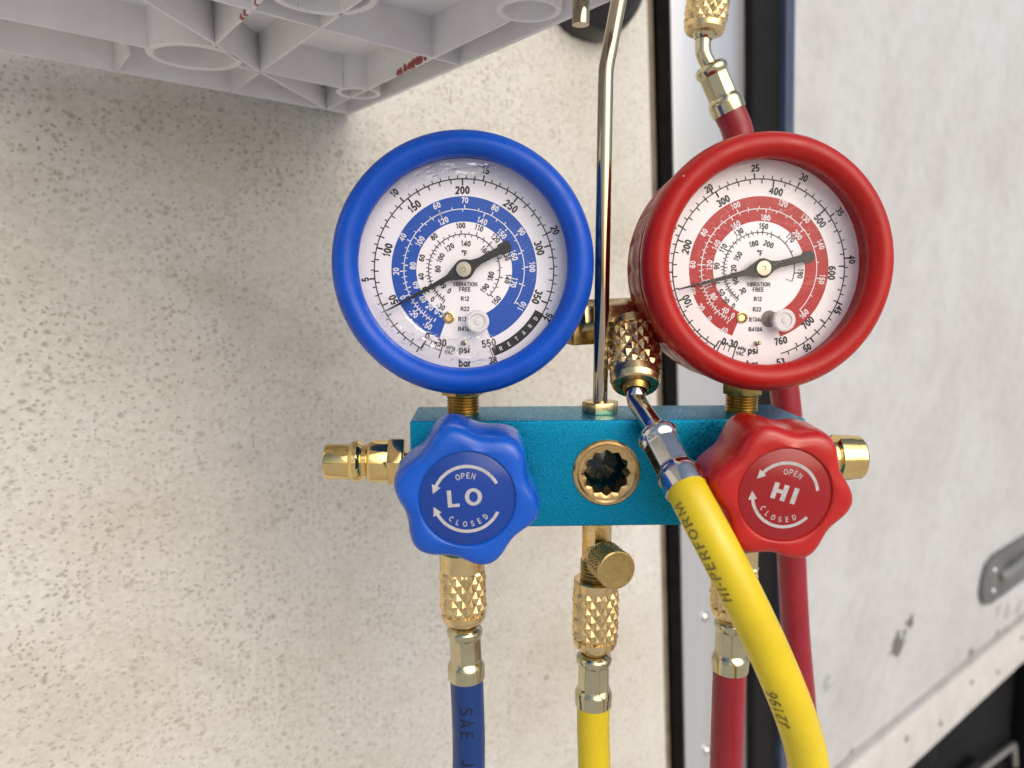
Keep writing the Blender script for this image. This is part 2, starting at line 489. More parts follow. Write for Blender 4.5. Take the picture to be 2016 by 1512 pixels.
# lettering: a small sans-serif drawn as strokes, cap height = 1
def EA(cx, cy, rx, ry, a0, a1, n=None):
    n = n or max(4, int(abs(a1-a0)/22))
    return [(cx+rx*math.cos(R(a0+(a1-a0)*k/n)), cy+ry*math.sin(R(a0+(a1-a0)*k/n))) for k in range(n+1)]
SIX = [EA(.29, .31, .21, .24, 0, 360), [(.08, .31)] + EA(.36, .40, .28, .52, 170, 62)]
GLYPH = {
 '0': (.58, [EA(.29, .5, .21, .43, 0, 360)]), '1': (.44, [[(.08, .72), (.24, .84), (.28, 1.0), (.28, 0)]]),
 '2': (.58, [EA(.29, .68, .20, .25, 170, -38) + [(.09, .07), (.52, .07)]]),
 '3': (.58, [EA(.28, .71, .19, .22, 155, -85), EA(.28, .29, .22, .23, 88, -155)]),
 '4': (.60, [[(.43, 0), (.43, .92), (.07, .30), (.58, .30)]]),
 '5': (.58, [[(.50, .93), (.16, .93), (.11, .50)] + EA(.28, .31, .22, .25, 128, -155)]),
 '6': (.58, SIX), '7': (.56, [[(.05, .93), (.50, .93), (.22, 0)]]),
 '8': (.58, [EA(.29, .72, .18, .21, 0, 360), EA(.29, .28, .22, .22, 0, 360)]),
 '9': (.58, [[(.58-x, 1-y) for x, y in q] for q in SIX]),
 '-': (.34, [[(.04, .37), (.30, .37)]]), ' ': (.30, []), '\u00b0': (.34, [EA(.17, .90, .12, .12, 0, 360)]),
 'A': (.66, [[(.03, 0), (.33, .97), (.63, 0)], [(.14, .31), (.52, .31)]]),
 'B': (.66, [[(.36, .52), (.10, .52), (.10, .93), (.36, .93)] + EA(.36, .725, .18, .205, 90, -90), [(.10, .52), (.10, .07), (.37, .07)] + EA(.37, .295, .21, .225, -90, 90)]),
 'C': (.68, [EA(.37, .5, .28, .43, 45, 315)]),
 'D': (.68, [[(.10, .07), (.10, .93), (.30, .93)] + EA(.30, .5, .30, .43, 90, -90) + [(.10, .07)]]),
 'E': (.62, [[(.56, .93), (.10, .93), (.10, .07), (.57, .07)], [(.10, .52), (.52, .52)]]),
 'F': (.58, [[(.55, .93), (.10, .93), (.10, 0)], [(.10, .50), (.48, .50)]]),
 'G': (.72, [EA(.38, .5, .29, .43, 45, 360-20) , [(.40, .45), (.66, .45), (.66, .1)]]),
 'H': (.68, [[(.10, 0), (.10, 1)], [(.58, 0), (.58, 1)], [(.10, .53), (.58, .53)]]),
 'I': (.22, [[(.11, 0), (.11, 1)]]), 'J': (.50, [[(.38, 1), (.38, .28)] + EA(.22, .28, .16, .21, 0, -175)]),
 'L': (.56, [[(.10, 1), (.10, .07), (.54, .07)]]),
 'M': (.82, [[(.10, 0), (.10, .95), (.41, .10), (.72, .95), (.72, 0)]]),
 'N': (.70, [[(.10, 0), (.10, .96), (.60, .04), (.60, 1)]]),
 'O': (.76, [EA(.38, .5, .30, .43, 0, 360)]),
 'P': (.62, [[(.10, 0), (.10, .93), (.34, .93)] + EA(.34, .69, .22, .24, 90, -90) + [(.10, .45)]]),
 'R': (.68, [[(.10, 0), (.10, .93), (.36, .93)] + EA(.36, .70, .21, .23, 90, -90) + [(.10, .47)], [(.36, .47), (.62, 0)]]),
 'S': (.62, [EA(.31, .72, .22, .21, 25, 270) + EA(.31, .28, .24, .21, 80, -158)]),
 'T': (.60, [[(.02, .93), (.58, .93)], [(.30, .93), (.30, 0)]]),
 'V': (.64, [[(.03, 1), (.32, .06), (.61, 1)]]),
 'a': (.54, [EA(.25, .33, .19, .27, 0, 360), [(.45, .68), (.45, 0)]]), 'b': (.56, [[(.09, 1), (.09, 0)], EA(.29, .34, .20, .28, 0, 360)]),
 'g': (.56, [EA(.26, .34, .19, .28, 0, 360), [(.46, .68), (.46, -.05)] + EA(.27, -.06, .19, .17, 0, -160)]),
 'i': (.22, [[(.11, 0), (.11, .70)], [(.11, .86), (.11, 1.0)]]), 'n': (.54, [[(.09, 0), (.09, .70)], [(.09, .40)] + EA(.27, .44, .18, .21, 160, 0) + [(.45, 0)]]),
 'p': (.56, [[(.09, .70), (.09, -.28)], EA(.29, .34, .20, .28, 0, 360)]), 'r': (.36, [[(.09, 0), (.09, .70)], [(.09, .42), (.18, .60), (.34, .64)]]),
 's': (.48, [EA(.24, .48, .16, .15, 25, 270) + EA(.24, .19, .18, .14, 80, -158)]),
}
_tc = {}
def text_tris(s, bold=0.0, spacing=1.0):
    """bold: extra stroke weight; returns (x, y, layer) points and faces, centred"""
    key = (s, bold, spacing)
    if key in _tc:
        return _tc[key]
    half = 0.066 + bold
    vs, fs = [], []
    x0 = 0.0
    lay = 0
    for ch in s:
        wd, strokes = GLYPH[ch]
        for st in strokes:
            closed = math.dist(st[0], st[-1]) < 1e-4
            P = st[:-1] if closed else st
            n = len(P)
            k = len(vs)
            for i, p in enumerate(P):
                a = P[(i-1) % n] if (closed or i > 0) else None
                b = P[(i+1) % n] if (closed or i < n-1) else None
                d1 = (p[0]-a[0], p[1]-a[1]) if a else (b[0]-p[0], b[1]-p[1])
                d2 = (b[0]-p[0], b[1]-p[1]) if b else d1
                l1 = math.hypot(*d1) or 1; l2 = math.hypot(*d2) or 1
                n1 = (-d1[1]/l1, d1[0]/l1); n2 = (-d2[1]/l2, d2[0]/l2)
                mx, my = n1[0]+n2[0], n1[1]+n2[1]
                ml = math.hypot(mx, my) or 1
                mx, my = mx/ml, my/ml
                c = max(0.42, mx*n1[0]+my*n1[1])
                w_ = half/c
                vs += [(x0+p[0]+mx*w_, p[1]+my*w_, lay), (x0+p[0]-mx*w_, p[1]-my*w_, lay)]
            m = n if closed else n-1
            for i in range(m):
                j = (i+1) % n
                fs.append((k+2*i, k+2*i+1, k+2*j+1, k+2*j))
            lay = (lay+1) % 6
        x0 += (wd+0.10)*spacing
    x1 = x0-0.10*spacing
    vs = [(x-x1/2, y-0.5, l) for x, y, l in vs]
    _tc[key] = (vs, fs)
    return vs, fs

def put_text(mb, s, o, ax, ay, az, x, y, rot, h, lift, bold=0.012, sx=1.0, spacing=1.0):
    vs, fs = text_tris(s, bold, spacing)
    c, sn = math.cos(R(rot)), math.sin(R(rot))
    out = []
    for px, py, ly in vs:
        px *= h*sx; py *= h
        X = x + px*c - py*sn; Y = y + px*sn + py*c
        out.append(Vector(o)+Vector(ax)*X+Vector(ay)*Y+Vector(az)*(lift+0.004*ly))
    mb.add(out, fs)

def arc_text(mb, s, o, ax, ay, az, r, a0, step, h, lift, inward=False, bold=0.012, sx=1.0):
    for i, ch in enumerate(s):
        a = a0 + step*i
        put_text(mb, ch, o, ax, ay, az, r*math.cos(R(a)), r*math.sin(R(a)), a+90 if inward else a-90, h, lift, bold, sx)

def arc_band(mb, o, ax, ay, az, r0, r1, a0, a1, lift, n=None, ky=1.0):
    n = n or max(2, int(abs(a1-a0)/2.5))
    vs = []
    for k in range(n+1):
        a = R(a0+(a1-a0)*k/n)
        for r in (r0, r1):
            vs.append(Vector(o)+Vector(ax)*(r*math.cos(a))+Vector(ay)*(r*math.sin(a)*ky)+Vector(az)*lift)
    mb.add(vs, [(2*k, 2*k+1, 2*k+3, 2*k+2) for k in range(n)])

def ticks(mb, o, ax, ay, az, r0, r1, angs, wd, lift):
    for a in angs:
        c, s = math.cos(R(a)), math.sin(R(a))
        vs = []
        for r, t in ((r0, -wd/2), (r0, wd/2), (r1, wd/2), (r1, -wd/2)):
            vs.append(Vector(o)+Vector(ax)*(r*c-t*s)+Vector(ay)*(r*s+t*c)+Vector(az)*lift)
        mb.add(vs, [(0, 3, 2, 1)])

# ------------------------------------------------------------------ the setting: yard, lorry side
me = bpy.data.meshes.new('ground')
me.from_pydata([(-300, -300, -1.15), (300, -300, -1.15), (300, 300, -1.15), (-300, 300, -1.15)], [], [(0, 1, 2, 3)])
me.materials.append(M['asphalt'])
gr = bpy.data.objects.new('ground', me)
col.objects.link(gr)
gr['kind'] = 'structure'

WA = R(37)
WD = Vector((math.cos(WA), math.sin(WA), 0))            # along the lorry side, away to the right
WN = Vector((math.sin(WA), -math.cos(WA), 0))           # out of the side, towards the viewer
WP = Vector((-69.8, 159.5, 0)) - WN*4.0
SH = Vector((0, 0, 1)) - WD*0.0775                      # the body leans a little along its length
def wp(a, z, out=0.0):
    return WP + WD*a + SH*z + WN*out

truck = thing('truck_body', 'weathered white lorry side of pitted panels, metal strip and door behind the gauges', 'truck', (WP.x, WP.y, -1150))
def slab(a0, a1, z0, z1, d0, d1, name, m, bevel=1.0, parent=truck, label=None, **kw):
    mb = MB()
    box(mb, WP, WD, WN, SH, a0, a1, d0, d1, z0, z1)
    return build(mb, name, m, parent, label, bevel=bevel, **kw)

slab(-900, 251, -523, 1500, -40, 0, 'side_panel', M['wall_rough'], 2.5, label='pitted cream side panel')
slab(250, 262, -523, 1500, -40, -4, 'sealant', simple('dirty brown sealant', (0.16, 0.13, 0.095), 0, 0.8, 0.5, 35, 0.5, 120, bdist=0.002), 2.0, label='dirty brown sealant along the pitted panel')
slab(261, 275.2, -523, 1500, -40, -0.6, 'seam_gap', M['gap'], 0, label='black seam beside the metal strip')

def mat_panel_smooth():
    m, t, b, o = mat_new('stained white door panel')
    tc = node(t, 'ShaderNodeTexCoord')
    vec = tc.outputs['Object']
    big = node(t, 'ShaderNodeTexNoise', i_Scale=7.0, i_Detail=6.0, i_Roughness=0.6)
    mid = node(t, 'ShaderNodeTexNoise', i_Scale=55.0, i_Detail=5.0, i_Roughness=0.65)
    for n in (big, mid):
        t.links.new(vec, n.inputs['Vector'])
    base = ramp(t, big.outputs[0], [(0.3, (0.44, 0.445, 0.44, 1)), (0.6, (0.51, 0.525, 0.54, 1))])
    md = ramp(t, mid.outputs[0], [(0.32, g(0.88)), (0.55, g(1.0))])
    mm = node(t, 'ShaderNodeMix', data_type='RGBA', blend_type='MULTIPLY')
    mm.inputs[0].default_value = 1.0
    t.links.new(base, mm.inputs[6]); t.links.new(md, mm.inputs[7])
    cc = mm.outputs[2]
    def loc(a, z):
        p = wp(a, z) - root_loc(truck)
        return p*S
    cc = stain(t, vec, loc(668, -430), 0.050, 75, cc, (0.06, 0.055, 0.045, 1), 0.8)
    cc = stain(t, vec, loc(700, -408), 0.030, 70, cc, (0.05, 0.045, 0.03, 1), 0.8)
    cc = stain(t, vec, loc(508, -420), 0.030, 60, cc, (0.22, 0.27, 0.28, 1), 0.6)
    for k in range(9):
        a = 500+k*85+random.uniform(-30, 30)
        cc = stain(t, vec, loc(a, -530+random.uniform(-4, 8)), random.uniform(0.015, 0.034), 60, cc, (0.08, 0.075, 0.06, 1), 0.75)
    for k in range(6):
        cc = stain(t, vec, loc(1010+k*45, -505+random.uniform(-30, 30)), random.uniform(0.03, 0.05), 40, cc, (0.25, 0.22, 0.17, 1), 0.5)
    t.links.new(cc, b.inputs['Base Color'])
    b.inputs['Roughness'].default_value = 0.6
    b.inputs['Specular IOR Level'].default_value = 0.3
    bp = node(t, 'ShaderNodeBump', i_Strength=0.25, i_Distance=0.001)
    t.links.new(mid.outputs[0], bp.inputs['Height'])
    t.links.new(bp.outputs[0], b.inputs['Normal'])
    return m
M['panel_smooth'] = mat_panel_smooth()

def mat_strip():
    m, t, b, o = mat_new('brushed aluminium strip')
    tc = node(t, 'ShaderNodeTexCoord')
    mp = node(t, 'ShaderNodeMapping')
    mp.inputs['Rotation'].default_value = (0, 0, -WA)
    mp.inputs['Scale'].default_value = (90, 90, 2.0)
    t.links.new(tc.outputs['Object'], mp.inputs[0])
    nz = node(t, 'ShaderNodeTexNoise', i_Scale=1.0, i_Detail=5.0)
    t.links.new(mp.outputs[0], nz.inputs['Vector'])
    cr = ramp(t, nz.outputs[0], [(0.3, (0.62, 0.63, 0.65, 1)), (0.7, (0.72, 0.73, 0.75, 1))])
    t.links.new(cr, b.inputs['Base Color'])
    b.inputs['Metallic'].default_value = 0.8
    rr = ramp(t, nz.outputs[0], [(0.3, g(0.45)), (0.7, g(0.28))])
    t.links.new(rr, b.inputs['Roughness'])
    bp = node(t, 'ShaderNodeBump', i_Strength=0.2, i_Distance=0.001)
    t.links.new(nz.outputs[0], bp.inputs['Height'])
    t.links.new(bp.outputs[0], b.inputs['Normal'])
    return m
M['strip'] = mat_strip()

post = slab(275, 368, -523, 1500, -30, 1, 'door_post', M['strip'], 2.0, label='brushed aluminium strip with rivets')
riv = MB()
lathe(riv, (0, 0, 0), (0, 0, -1), [(4.6, 0), (4.3, 1.2), (3.2, 2.3), (1.6, 2.9), (0.01, 3.1)], 16)
rivm = to_mesh(riv, 'rivet'); rivm.materials.append(M['steel'])
rivm2 = rivm.copy(); rivm2.materials.clear(); rivm2.materials.append(simple('dirty rivet', (0.25, 0.24, 0.22), 0.4, 0.5, 0.3, 100))
for z in (-417, -287):
    o = place(rivm, 'rivet', truck, wp(305, z, 1), WN)
slab(368, 407, -523, 1500, -30, 9, 'rubber_seal', M['black_rubber'], 4.0, segs=3)
slab(407, 421, -523, 1500, -30, 14, 'door_edge', M['edge_blue'], 2.0, label='blue grey door edge')
slab(421, 3200, -529, 1500, -30, 10, 'door_panel', M['panel_smooth'], 2.0, label='stained white door panel')
# bottom rail with rivets, tilted a touch like the door's lower edge
slab(-900, 3200, -537, -524, -40, -12, 'rail_gap', M['gap'], 0)
slab(-900, 3200, -612, -536, -40, 16, 'bottom_rail', M['rail'], 3.0, label='pale bottom rail')
for k in range(9):
    place(rivm2, 'rivet', truck, wp(480+k*105, -562 - (k % 2)*22, 16), WN)
# steel latch plate with rounded end
lp = MB()
hw = 37
poly = [(924, -14), (934, -30), (958, -hw), (1330, -hw), (1330, hw), (968, hw), (938, 28), (926, 10)]
prism(lp, WP + SH*-424, WD, SH, WN, poly, 10, 17)
latch = build(lp, 'latch_plate', simple('dull steel plate', (0.2, 0.2, 0.195), 0.7, 0.42, 0.25, 30, 0.15, 80, bdist=0.001), truck, 'grey steel latch plate', bevel=2.5)
lr = MB()
tube(lr, [wp(985, -424, 17), wp(1020, -420, 21), wp(1120, -416, 21), wp(1330, -416, 21)], 7, 12)
build(lr, 'latch_bar', simple('worn steel bar', (0.38, 0.37, 0.33), 0.8, 0.35, 0.2, 40), truck)
place(rivm, 'rivet', truck, wp(962, -440, 17), WN)
place(rivm, 'rivet', truck, wp(962, -408, 17), WN)
# black moulded fixture at the top of the panel
fx = MB()
fxo = WP + WD*186 + SH*250
N1, N2 = 40, 18
vs = []
for i in range(N2+1):
    ph = (PI/2)*i/N2
    rr = math.cos(ph)**0.55 if i < N2 else 0.0
    for k in range(N1):
        th = 2*PI*k/N1
        sup = lambda c, e: math.copysign(abs(c)**e, c)
        vs.append(fxo + WD*(46*rr*sup(math.cos(th), 0.75)) + SH*(91*rr*sup(math.sin(th), 0.7)) + WN*(42*math.sin(ph)))
fs = []
for i in range(N2):
    for k in range(N1):
        k2 = (k+1) % N1
        fs.append((i*N1+k, i*N1+k2, (i+1)*N1+k2, (i+1)*N1+k))
fx.add(vs, fs)
build(fx, 'buffer', simple('glossy black moulding', (0.01, 0.01, 0.012), 0, 0.22, 0.2, 40), truck, 'black rounded moulding high on the panel')
# dark chassis under the rail
ub = MB()
box(ub, WP, WD, WN, SH, -900, 3200, -320, -45, -1000, -608)
build(ub, 'chassis', M['undercoat'], truck, 'black chassis below the rail', bevel=6)
cb = MB()
tube(cb, [wp(1060, -822, -30), wp(1120, -828, -30), wp(1275, -850, -30), wp(1290, -900, -30)], 6, 12)
build(cb, 'pipe', simple('dull pipe', (0.35, 0.33, 0.29), 0.8, 0.35, 0.2, 40), truck, 'thin metal pipe under the rail')
cb = MB()
box(cb, WP, WD, WN, SH, 1310, 1350, -45, -12, -980, -618)
box(cb, WP, WD, WN, SH, 760, 1100, -45, -30, -900, -800)
build(cb, 'bracket', M['undercoat'], truck, bevel=4)

# ------------------------------------------------------------------ white plastic tray, ribbed underside
TA = Vector((-69.8, 159.5, 88.0))
TS = Vector((-114.0, -101.3, 0)).normalized()
TT = Vector((109.1, -159.8, 0)).normalized()
UPV = Vector((0, 0, 1))
tray = thing('plastic_tray', 'white ribbed plastic tray seen from below, against the wall above the gauges', 'tray', TA)
def mat_tray(name, red):
    m, t, b, o = mat_new(name)
    tc = node(t, 'ShaderNodeTexCoord')
    nz = node(t, 'ShaderNodeTexNoise', i_Scale=40.0, i_Detail=6.0, i_Roughness=0.65)
    sp = node(t, 'ShaderNodeTexNoise', i_Scale=420.0, i_Detail=3.0)
    for n in (nz, sp):
        t.links.new(tc.outputs['Object'], n.inputs['Vector'])
    base = ramp(t, nz.outputs[0], [(0.3, (0.78, 0.76, 0.745, 1)), (0.65, (0.86, 0.85, 0.84, 1))])
    spk = ramp(t, sp.outputs[0], [(0.24, g(0.55)), (0.30, g(1))])
    mm = node(t, 'ShaderNodeMix', data_type='RGBA', blend_type='MULTIPLY')
    mm.inputs[0].default_value = 0.7
    t.links.new(base, mm.inputs[6]); t.links.new(spk, mm.inputs[7])
    cc = mm.outputs[2]
    if red:
        for p, r in red:
            cc = stain(t, tc.outputs['Object'], (p-TA)*S, r*S, 260, cc, (0.33, 0.03, 0.02, 1), 0.95)
    t.links.new(cc, b.inputs['Base Color'])
    b.inputs['Roughness'].default_value = 0.42
    b.inputs['Subsurface Weight'].default_value = 0.0
    return m
def tp(s, t_, z=0.0):
    return TA + TS*s + TT*t_ + UPV*z
M['tray'] = mat_tray('white tray plastic', None)
M['tray_red'] = mat_tray('white tray plastic with red paint smears', [(tp(15, 78+k*3.4, 0.2+0.25*k), 4.6) for k in range(8)] + [(tp(88, 98, 0), 4), (tp(88, 102, 0.5), 4), (tp(88, 113, 1), 5)])
DEP = 15.0
def rib(p, q, th=1.5, z1=DEP, mt='tray', name='rib'):
    a = tp(*p); b = tp(*q)
    d = (b-a).normalized(); nn = Vector((-d.y, d.x, 0))
    L = (b-a).length
    mb = MB()
    v = [a-nn*th*0.42, a+nn*th*0.42, b+nn*th*0.42, b-nn*th*0.42, a-nn*th*0.62+UPV*z1, a+nn*th*0.62+UPV*z1, b+nn*th*0.62+UPV*z1, b-nn*th*0.62+UPV*z1]
    mb.add(v, [(0, 1, 2, 3), (4, 7, 6, 5), (0, 4, 5, 1), (1, 5, 6, 2), (2, 6, 7, 3), (3, 7, 4, 0)])
    return build(mb, name, M[mt], tray, bevel=0.35)
# top plate with a hand slot near the outer edge
mb = MB()
for s0, s1, t0, t1 in ((14, 168, -1, 206), (-1, 14, -1, 172), (-1, 14, 201, 206)):
    box(mb, TA, TS, TT, UPV, s0, s1, t0, t1, DEP-0.4, DEP+2.4)
build(mb, 'plate', M['tray'], tray)
rib((0, -1), (0, 206), 2.6, DEP+1, name='skirt')
rib((0, 0), (168, 0), 2.6, DEP+1, name='skirt')
rib((168, -1), (168, 206), 2.6, DEP+1, name='skirt')
rib((0, 206), (168, 206), 2.6, DEP+1, name='skirt')
rib((14, 0), (14, 158), mt='tray_red')
rib((14, 180), (14, 206))
rib((63, 0), (63, 206))
rib((88, 60), (88, 206), mt='tray_red')
rib((24, 42), (74, 42))
rib((106, 42), (168, 42))
rib((0, 107), (168, 107))
rib((14, 0), (64, 42)); rib((64, 42), (140, 112))
rib((112, 0), (112, 28))
def boss(s, t_, ro, ri, extra=0):
    mb = MB()
    lathe(mb, tp(s, t_), (0, 0, 1), [(ri, DEP), (ri, 0.4), (ri+0.4, 0), (ro-0.4, 0), (ro, 0.4), (ro+0.4, DEP)], 48)
    return build(mb, 'boss', M['tray'], tray)
b1 = boss(90, 42, 17.5, 14.8)
mb = MB(); lathe(mb, tp(90, 42), (0, 0, 1), [(0.01, DEP-3.6), (5.5, DEP-3.6), (6, DEP-3), (6, DEP-0.5)], 32)
build(mb, 'plug', simple('yellowed plug', (0.42, 0.34, 0.16), 0, 0.5, 0.15, 100), b1, 'yellowish plug in the round socket')
boss(14.5, 39, 10.2, 8.2)
boss(14.5, 169, 10.8, 8.6)
boss(74, 134, 17, 14.6)

# ------------------------------------------------------------------ the manifold gauge set
ms = thing('manifold_gauge_set', 'teal two-valve manifold with blue and red round gauges, hung on a chrome hook', 'gauge set', (41.5, 15, -82.3))
MX0, MX1, MZ0, MZ1, MD = -25.4, 108.9, -82.3, -45.3, 30.0
SG = Vector((41.0, 0, -63.4))
mb = MB(); box(mb, (0, 0, 0), (1, 0, 0), (0, 1, 0), (0, 0, 1), MX0, MX1, 0, MD, MZ0, MZ1)
body = build(mb, 'manifold_body', M['anodised'], ms, 'teal anodised manifold block', bevel=0.9, segs=3)
cut = MB(); lathe(cut, SG + Vector((0, 14, 0)), (0, -1, 0), [(9.4, 0), (9.4, 20)], 48, cap0=True, cap1=True)
cuto = build(cut, 'cutter', M['anodised'], ms)
bo = body.modifiers.new('hole', 'BOOLEAN'); bo.operation = 'DIFFERENCE'; bo.object = cuto; bo.solver = 'EXACT'
dg = bpy.context.evaluated_depsgraph_get()
nm = bpy.data.meshes.new_from_object(body.evaluated_get(dg))
body.modifiers.clear(); body.data = nm
bpy.data.objects.remove(cuto)
nm.set_sharp_from_angle(angle=R(30))

# sight glass: brass ring with a twelve-point socket, dark glass behind
def star(th):
    x = (th*12/(2*PI)) % 1.0
    return abs(2*x-1)
mb = MB()
lathe(mb, SG, (0, -1, 0), [(9.35, -9), (9.35, -0.3), (11.5, -0.3), (11.5, 0.7), (11.0, 1.25), (10.2, 1.35), (9.6, 0.9), (8.7, 0.9), (7.0, 0.5), (7.0, -6), (7.0, -9)], 144,
      rf=lambda th, r, h, i: r if i < 8 else 7.0+1.1*star(th))
sgr = build(mb, 'sight_glass_ring', simple('bronze ring', (0.62, 0.42, 0.19), 1, 0.24, 0.15, 250, 0.05, 1200), ms, 'brass sight glass ring with star socket', sharp=25)
mb = MB(); lathe(mb, SG, (0, -1, 0), [(0.01, -11.2), (5.6, -11.8), (8.9, -12.8)], 40)
build(mb, 'sight_glass', M['sight'], sgr, 'dark glass in the socket')

def hexpoly(rf_, rot=0):
    return [(rf_/math.cos(PI/6)*math.cos(R(rot)+k*PI/3), rf_/math.cos(PI/6)*math.sin(R(rot)+k*PI/3)) for k in range(6)]

def thread_prof(r, h0, h1, pitch=0.9, d=0.45):
    out = []
    h = h0
    while h < h1-1e-6:
        out += [(r-d, h), (r, h+pitch*0.45), (r, h+pitch*0.6)]
        h += pitch
    out.append((r-d, h1))
    return out

# ---- gauges
def tk(a0, a1, n):
    return [a0+(a1-a0)*k/n for k in range(n+1)]

def scale_line(mb, fr, r, pts, side, l_major, l_minor, wd, minors, lift):
    """ticks at the given angles (labelled) with minors between neighbours"""
    o, u, v, n = fr
    ticks(mb, o, u, v, n, r, r+side*l_major, pts, wd*1.25, lift)
    for a, b in zip(pts[:-1], pts[1:]):
        ticks(mb, o, u, v, n, r, r+side*l_minor, [a+(b-a)*k/(minors+1) for k in range(1, minors+1)], wd, lift)

def gauge(name, colname, stem_x, O, tilt, gyaw, spec, label):
    ct, st = math.cos(tilt), math.sin(tilt)
    rz = Matrix.Rotation(gyaw, 3, 'Z')
    u = rz @ Vector((1, 0, 0))
    v = rz @ Vector((0, st, ct))
    n = rz @ Vector((0, -ct, st))
    O = Vector(O)
    bc = O + v*1.5                              # the rubber boot sits a little high on its case
    def groove(th, r, h, i):
        if i in GI:
            x = (th*26/(2*PI)) % 1.0
            return r - (0.6 if x < 0.2 else 0.0)
        return r
    prof = [(35.6, -0.6), (35.4, 5.4), (34.3, 6.8), (34.0, 8.2), (34.3, 9.6), (35.2, 11.2), (36.7, 12.4), (38.4, 12.8), (40.1, 12.3), (41.5, 11.0), (42.5, 9.2), (43.0, 7.0), (42.9, 4.8), (42.4, 3.2),
            (41.9, 2.5), (41.7, 2.0), (42.1, 1.4), (42.4, 0.6)]
    base = len(prof)
    for k in range(11):
        h = 0.2 - k*2.05
        gr = (k % 5 == 4)
        prof += [(42.4-0.10*k-(0.5 if gr else 0), h)]
    GI = set(range(base, len(prof)-1))
    prof += [(41.0, -21.8), (39.8, -23.0), (20, -23.4), (0.01, -23.4)]
    mb = MB()
    lathe(mb, bc, n, prof, 208, rf=groove, ref=v)
    boot = build(mb, 'pressure_gauge', M['rubber_'+colname], ms, label, sharp=40)
    # dial
    ds = spec['scale']
    ud, vd = u*ds, v*ds
    fr = (O, ud, vd, n)
    mb = MB(); lathe(mb, O+v*0.6, n, [(0.01, 0), (36.4, 0), (36.4, -1)], 96, ref=v)
    dial = build(mb, 'dial_plate', M['dial'], boot, recalc=True)
    mb = MB(); arc_band(mb, O, ud, vd, n, 16.4, 24.9, spec['band'][0], spec['band'][1], 0.05, 120)
    build(mb, 'dial_band', M['band_'+colname], boot, recalc=False)
    blk = MB(); wht = MB()
    L = 0.10
    spec['marks'](blk, wht, fr, L)
    k, cx, cy, ky = spec['map']
    for s, x, y, rot, h, which in spec['labels']:
        X = (x-cx)/k; Y = (cy-y)/(k*ky)
        ang = math.degrees(math.atan2(Y, X))
        rr = {'o': ang-90, 'i': ang+90}.get(rot, rot)
        put_text(wht if which == 'w' else blk, s, O, ud, vd, n, X, Y, rr, h, L+(0.04 if which == 'w' else 0.02), 0.042 if h > 2.2 else 0.034, 0.97)
    build(blk, 'dial_printing', M['ink_black'], boot, recalc=False)
    build(wht, 'dial_printing', M['ink_white'], boot, recalc=False)
    # needle with a long tip and a spade tail
    na = R(spec['needle'])
    nx = u*math.cos(na)+v*math.sin(na); ny = n.cross(nx)
    tip, tail = spec['tip'], spec['tail']
    poly = [(tip, 0.22), (11, 0.75), (6, 1.0), (3.3, 2.2)] + [(3.4*math.cos(R(a)), 3.4*math.sin(R(a))) for a in (55, 75, 90, 105, 125)] + \
           [(-3.6, 1.7), (-6, 1.15), (-tail+4.4, 1.25), (-tail+3.9, 1.9), (-tail+1.2, 2.1), (-tail, 0.9)]
    poly = poly + [(x, -y) for x, y in reversed(poly)]
    mb = MB(); prism(mb, O+n*2.9, nx, ny, n, poly, 0, 0.45)
    build(mb, 'needle', M['needle'], boot, bevel=0.1, segs=1)
    mb = MB(); lathe(mb, O, n, [(2.0, 0.0), (2.0, 3.3), (2.75, 3.35), (2.75, 3.9), (2.45, 4.2), (0.75, 4.25), (0.6, 3.95), (0.01, 3.95)], 40, ref=v)
    build(mb, 'needle_hub', simple('hub metal', (0.45, 0.42, 0.33), 1, 0.34, 0.1, 300), boot, sharp=30)
    # screw, plug and stop pin on the dial
    def dp(x, y, lift=0):
        return O + ud*((x-cx)/k) + vd*((cy-y)/(k*ky)) + n*lift
    x, y = spec['screw']
    mb = MB(); lathe(mb, dp(x, y), n, [(2.05, 0.05), (2.0, 0.5), (1.6, 0.65), (1.3, 0.4), (1.1, 0.15), (0.01, 0.12)], 28, ref=v)
    build(mb, 'dial_screw', M['brass'], boot)
    x, y = spec['plug']
    mb = MB(); lathe(mb, dp(x, y), n, [(3.0, 0.06), (3.1, 4.0), (3.85, 4.1), (3.9, 4.9), (3.4, 5.3), (2.6, 5.3), (2.3, 4.9), (1.2, 4.9), (0.9, 5.2), (0.01, 5.2)], 36, ref=v)
    build(mb, 'vent_plug', M['silicone'], boot)
    if spec.get('hole'):
        x, y = spec['hole']
        mb = MB(); lathe(mb, dp(x, y), n, [(0.01, 0.13), (2.9, 0.13)], 28, ref=v)
        build(mb, 'vent_hole', simple('hole grey', (0.22, 0.2, 0.18), 0.3, 0.5), boot)
    x, y = spec['pin']
    mb = MB(); lathe(mb, dp(x, y), n, [(1.0, 0.05), (1.0, 0.4), (0.6, 0.6), (0.6, 2.6), (0.3, 2.9), (0.01, 2.9)], 16, ref=v)
    build(mb, 'stop_pin', M['nickel'], boot)
    # lens
    mb = MB(); lathe(mb, bc, n, [(35.2, 6.7), (30, 7.5), (18, 8.1), (0.01, 8.3)], 72, ref=v)
    build(mb, 'lens', M['lens'], boot)
    # brass stem: nut under the boot and thread into the block
    mb = MB()
    prism(mb, (stem_x, 15, 0), (1, 0, 0), (0, 1, 0), (0, 0, 1), hexpoly(6.6, 12), -38.6, -31)
    build(mb, 'stem_nut', M['brass_dark'], boot, bevel=0.5)
    mb = MB(); lathe(mb, (stem_x, 15, 0), (0, 0, 1), [(5.3, -46)] + thread_prof(5.75, -45.2, -39.0, 1.03, 0.5) + [(5.3, -38.9), (6.3, -38.7), (6.3, -37)], 40)
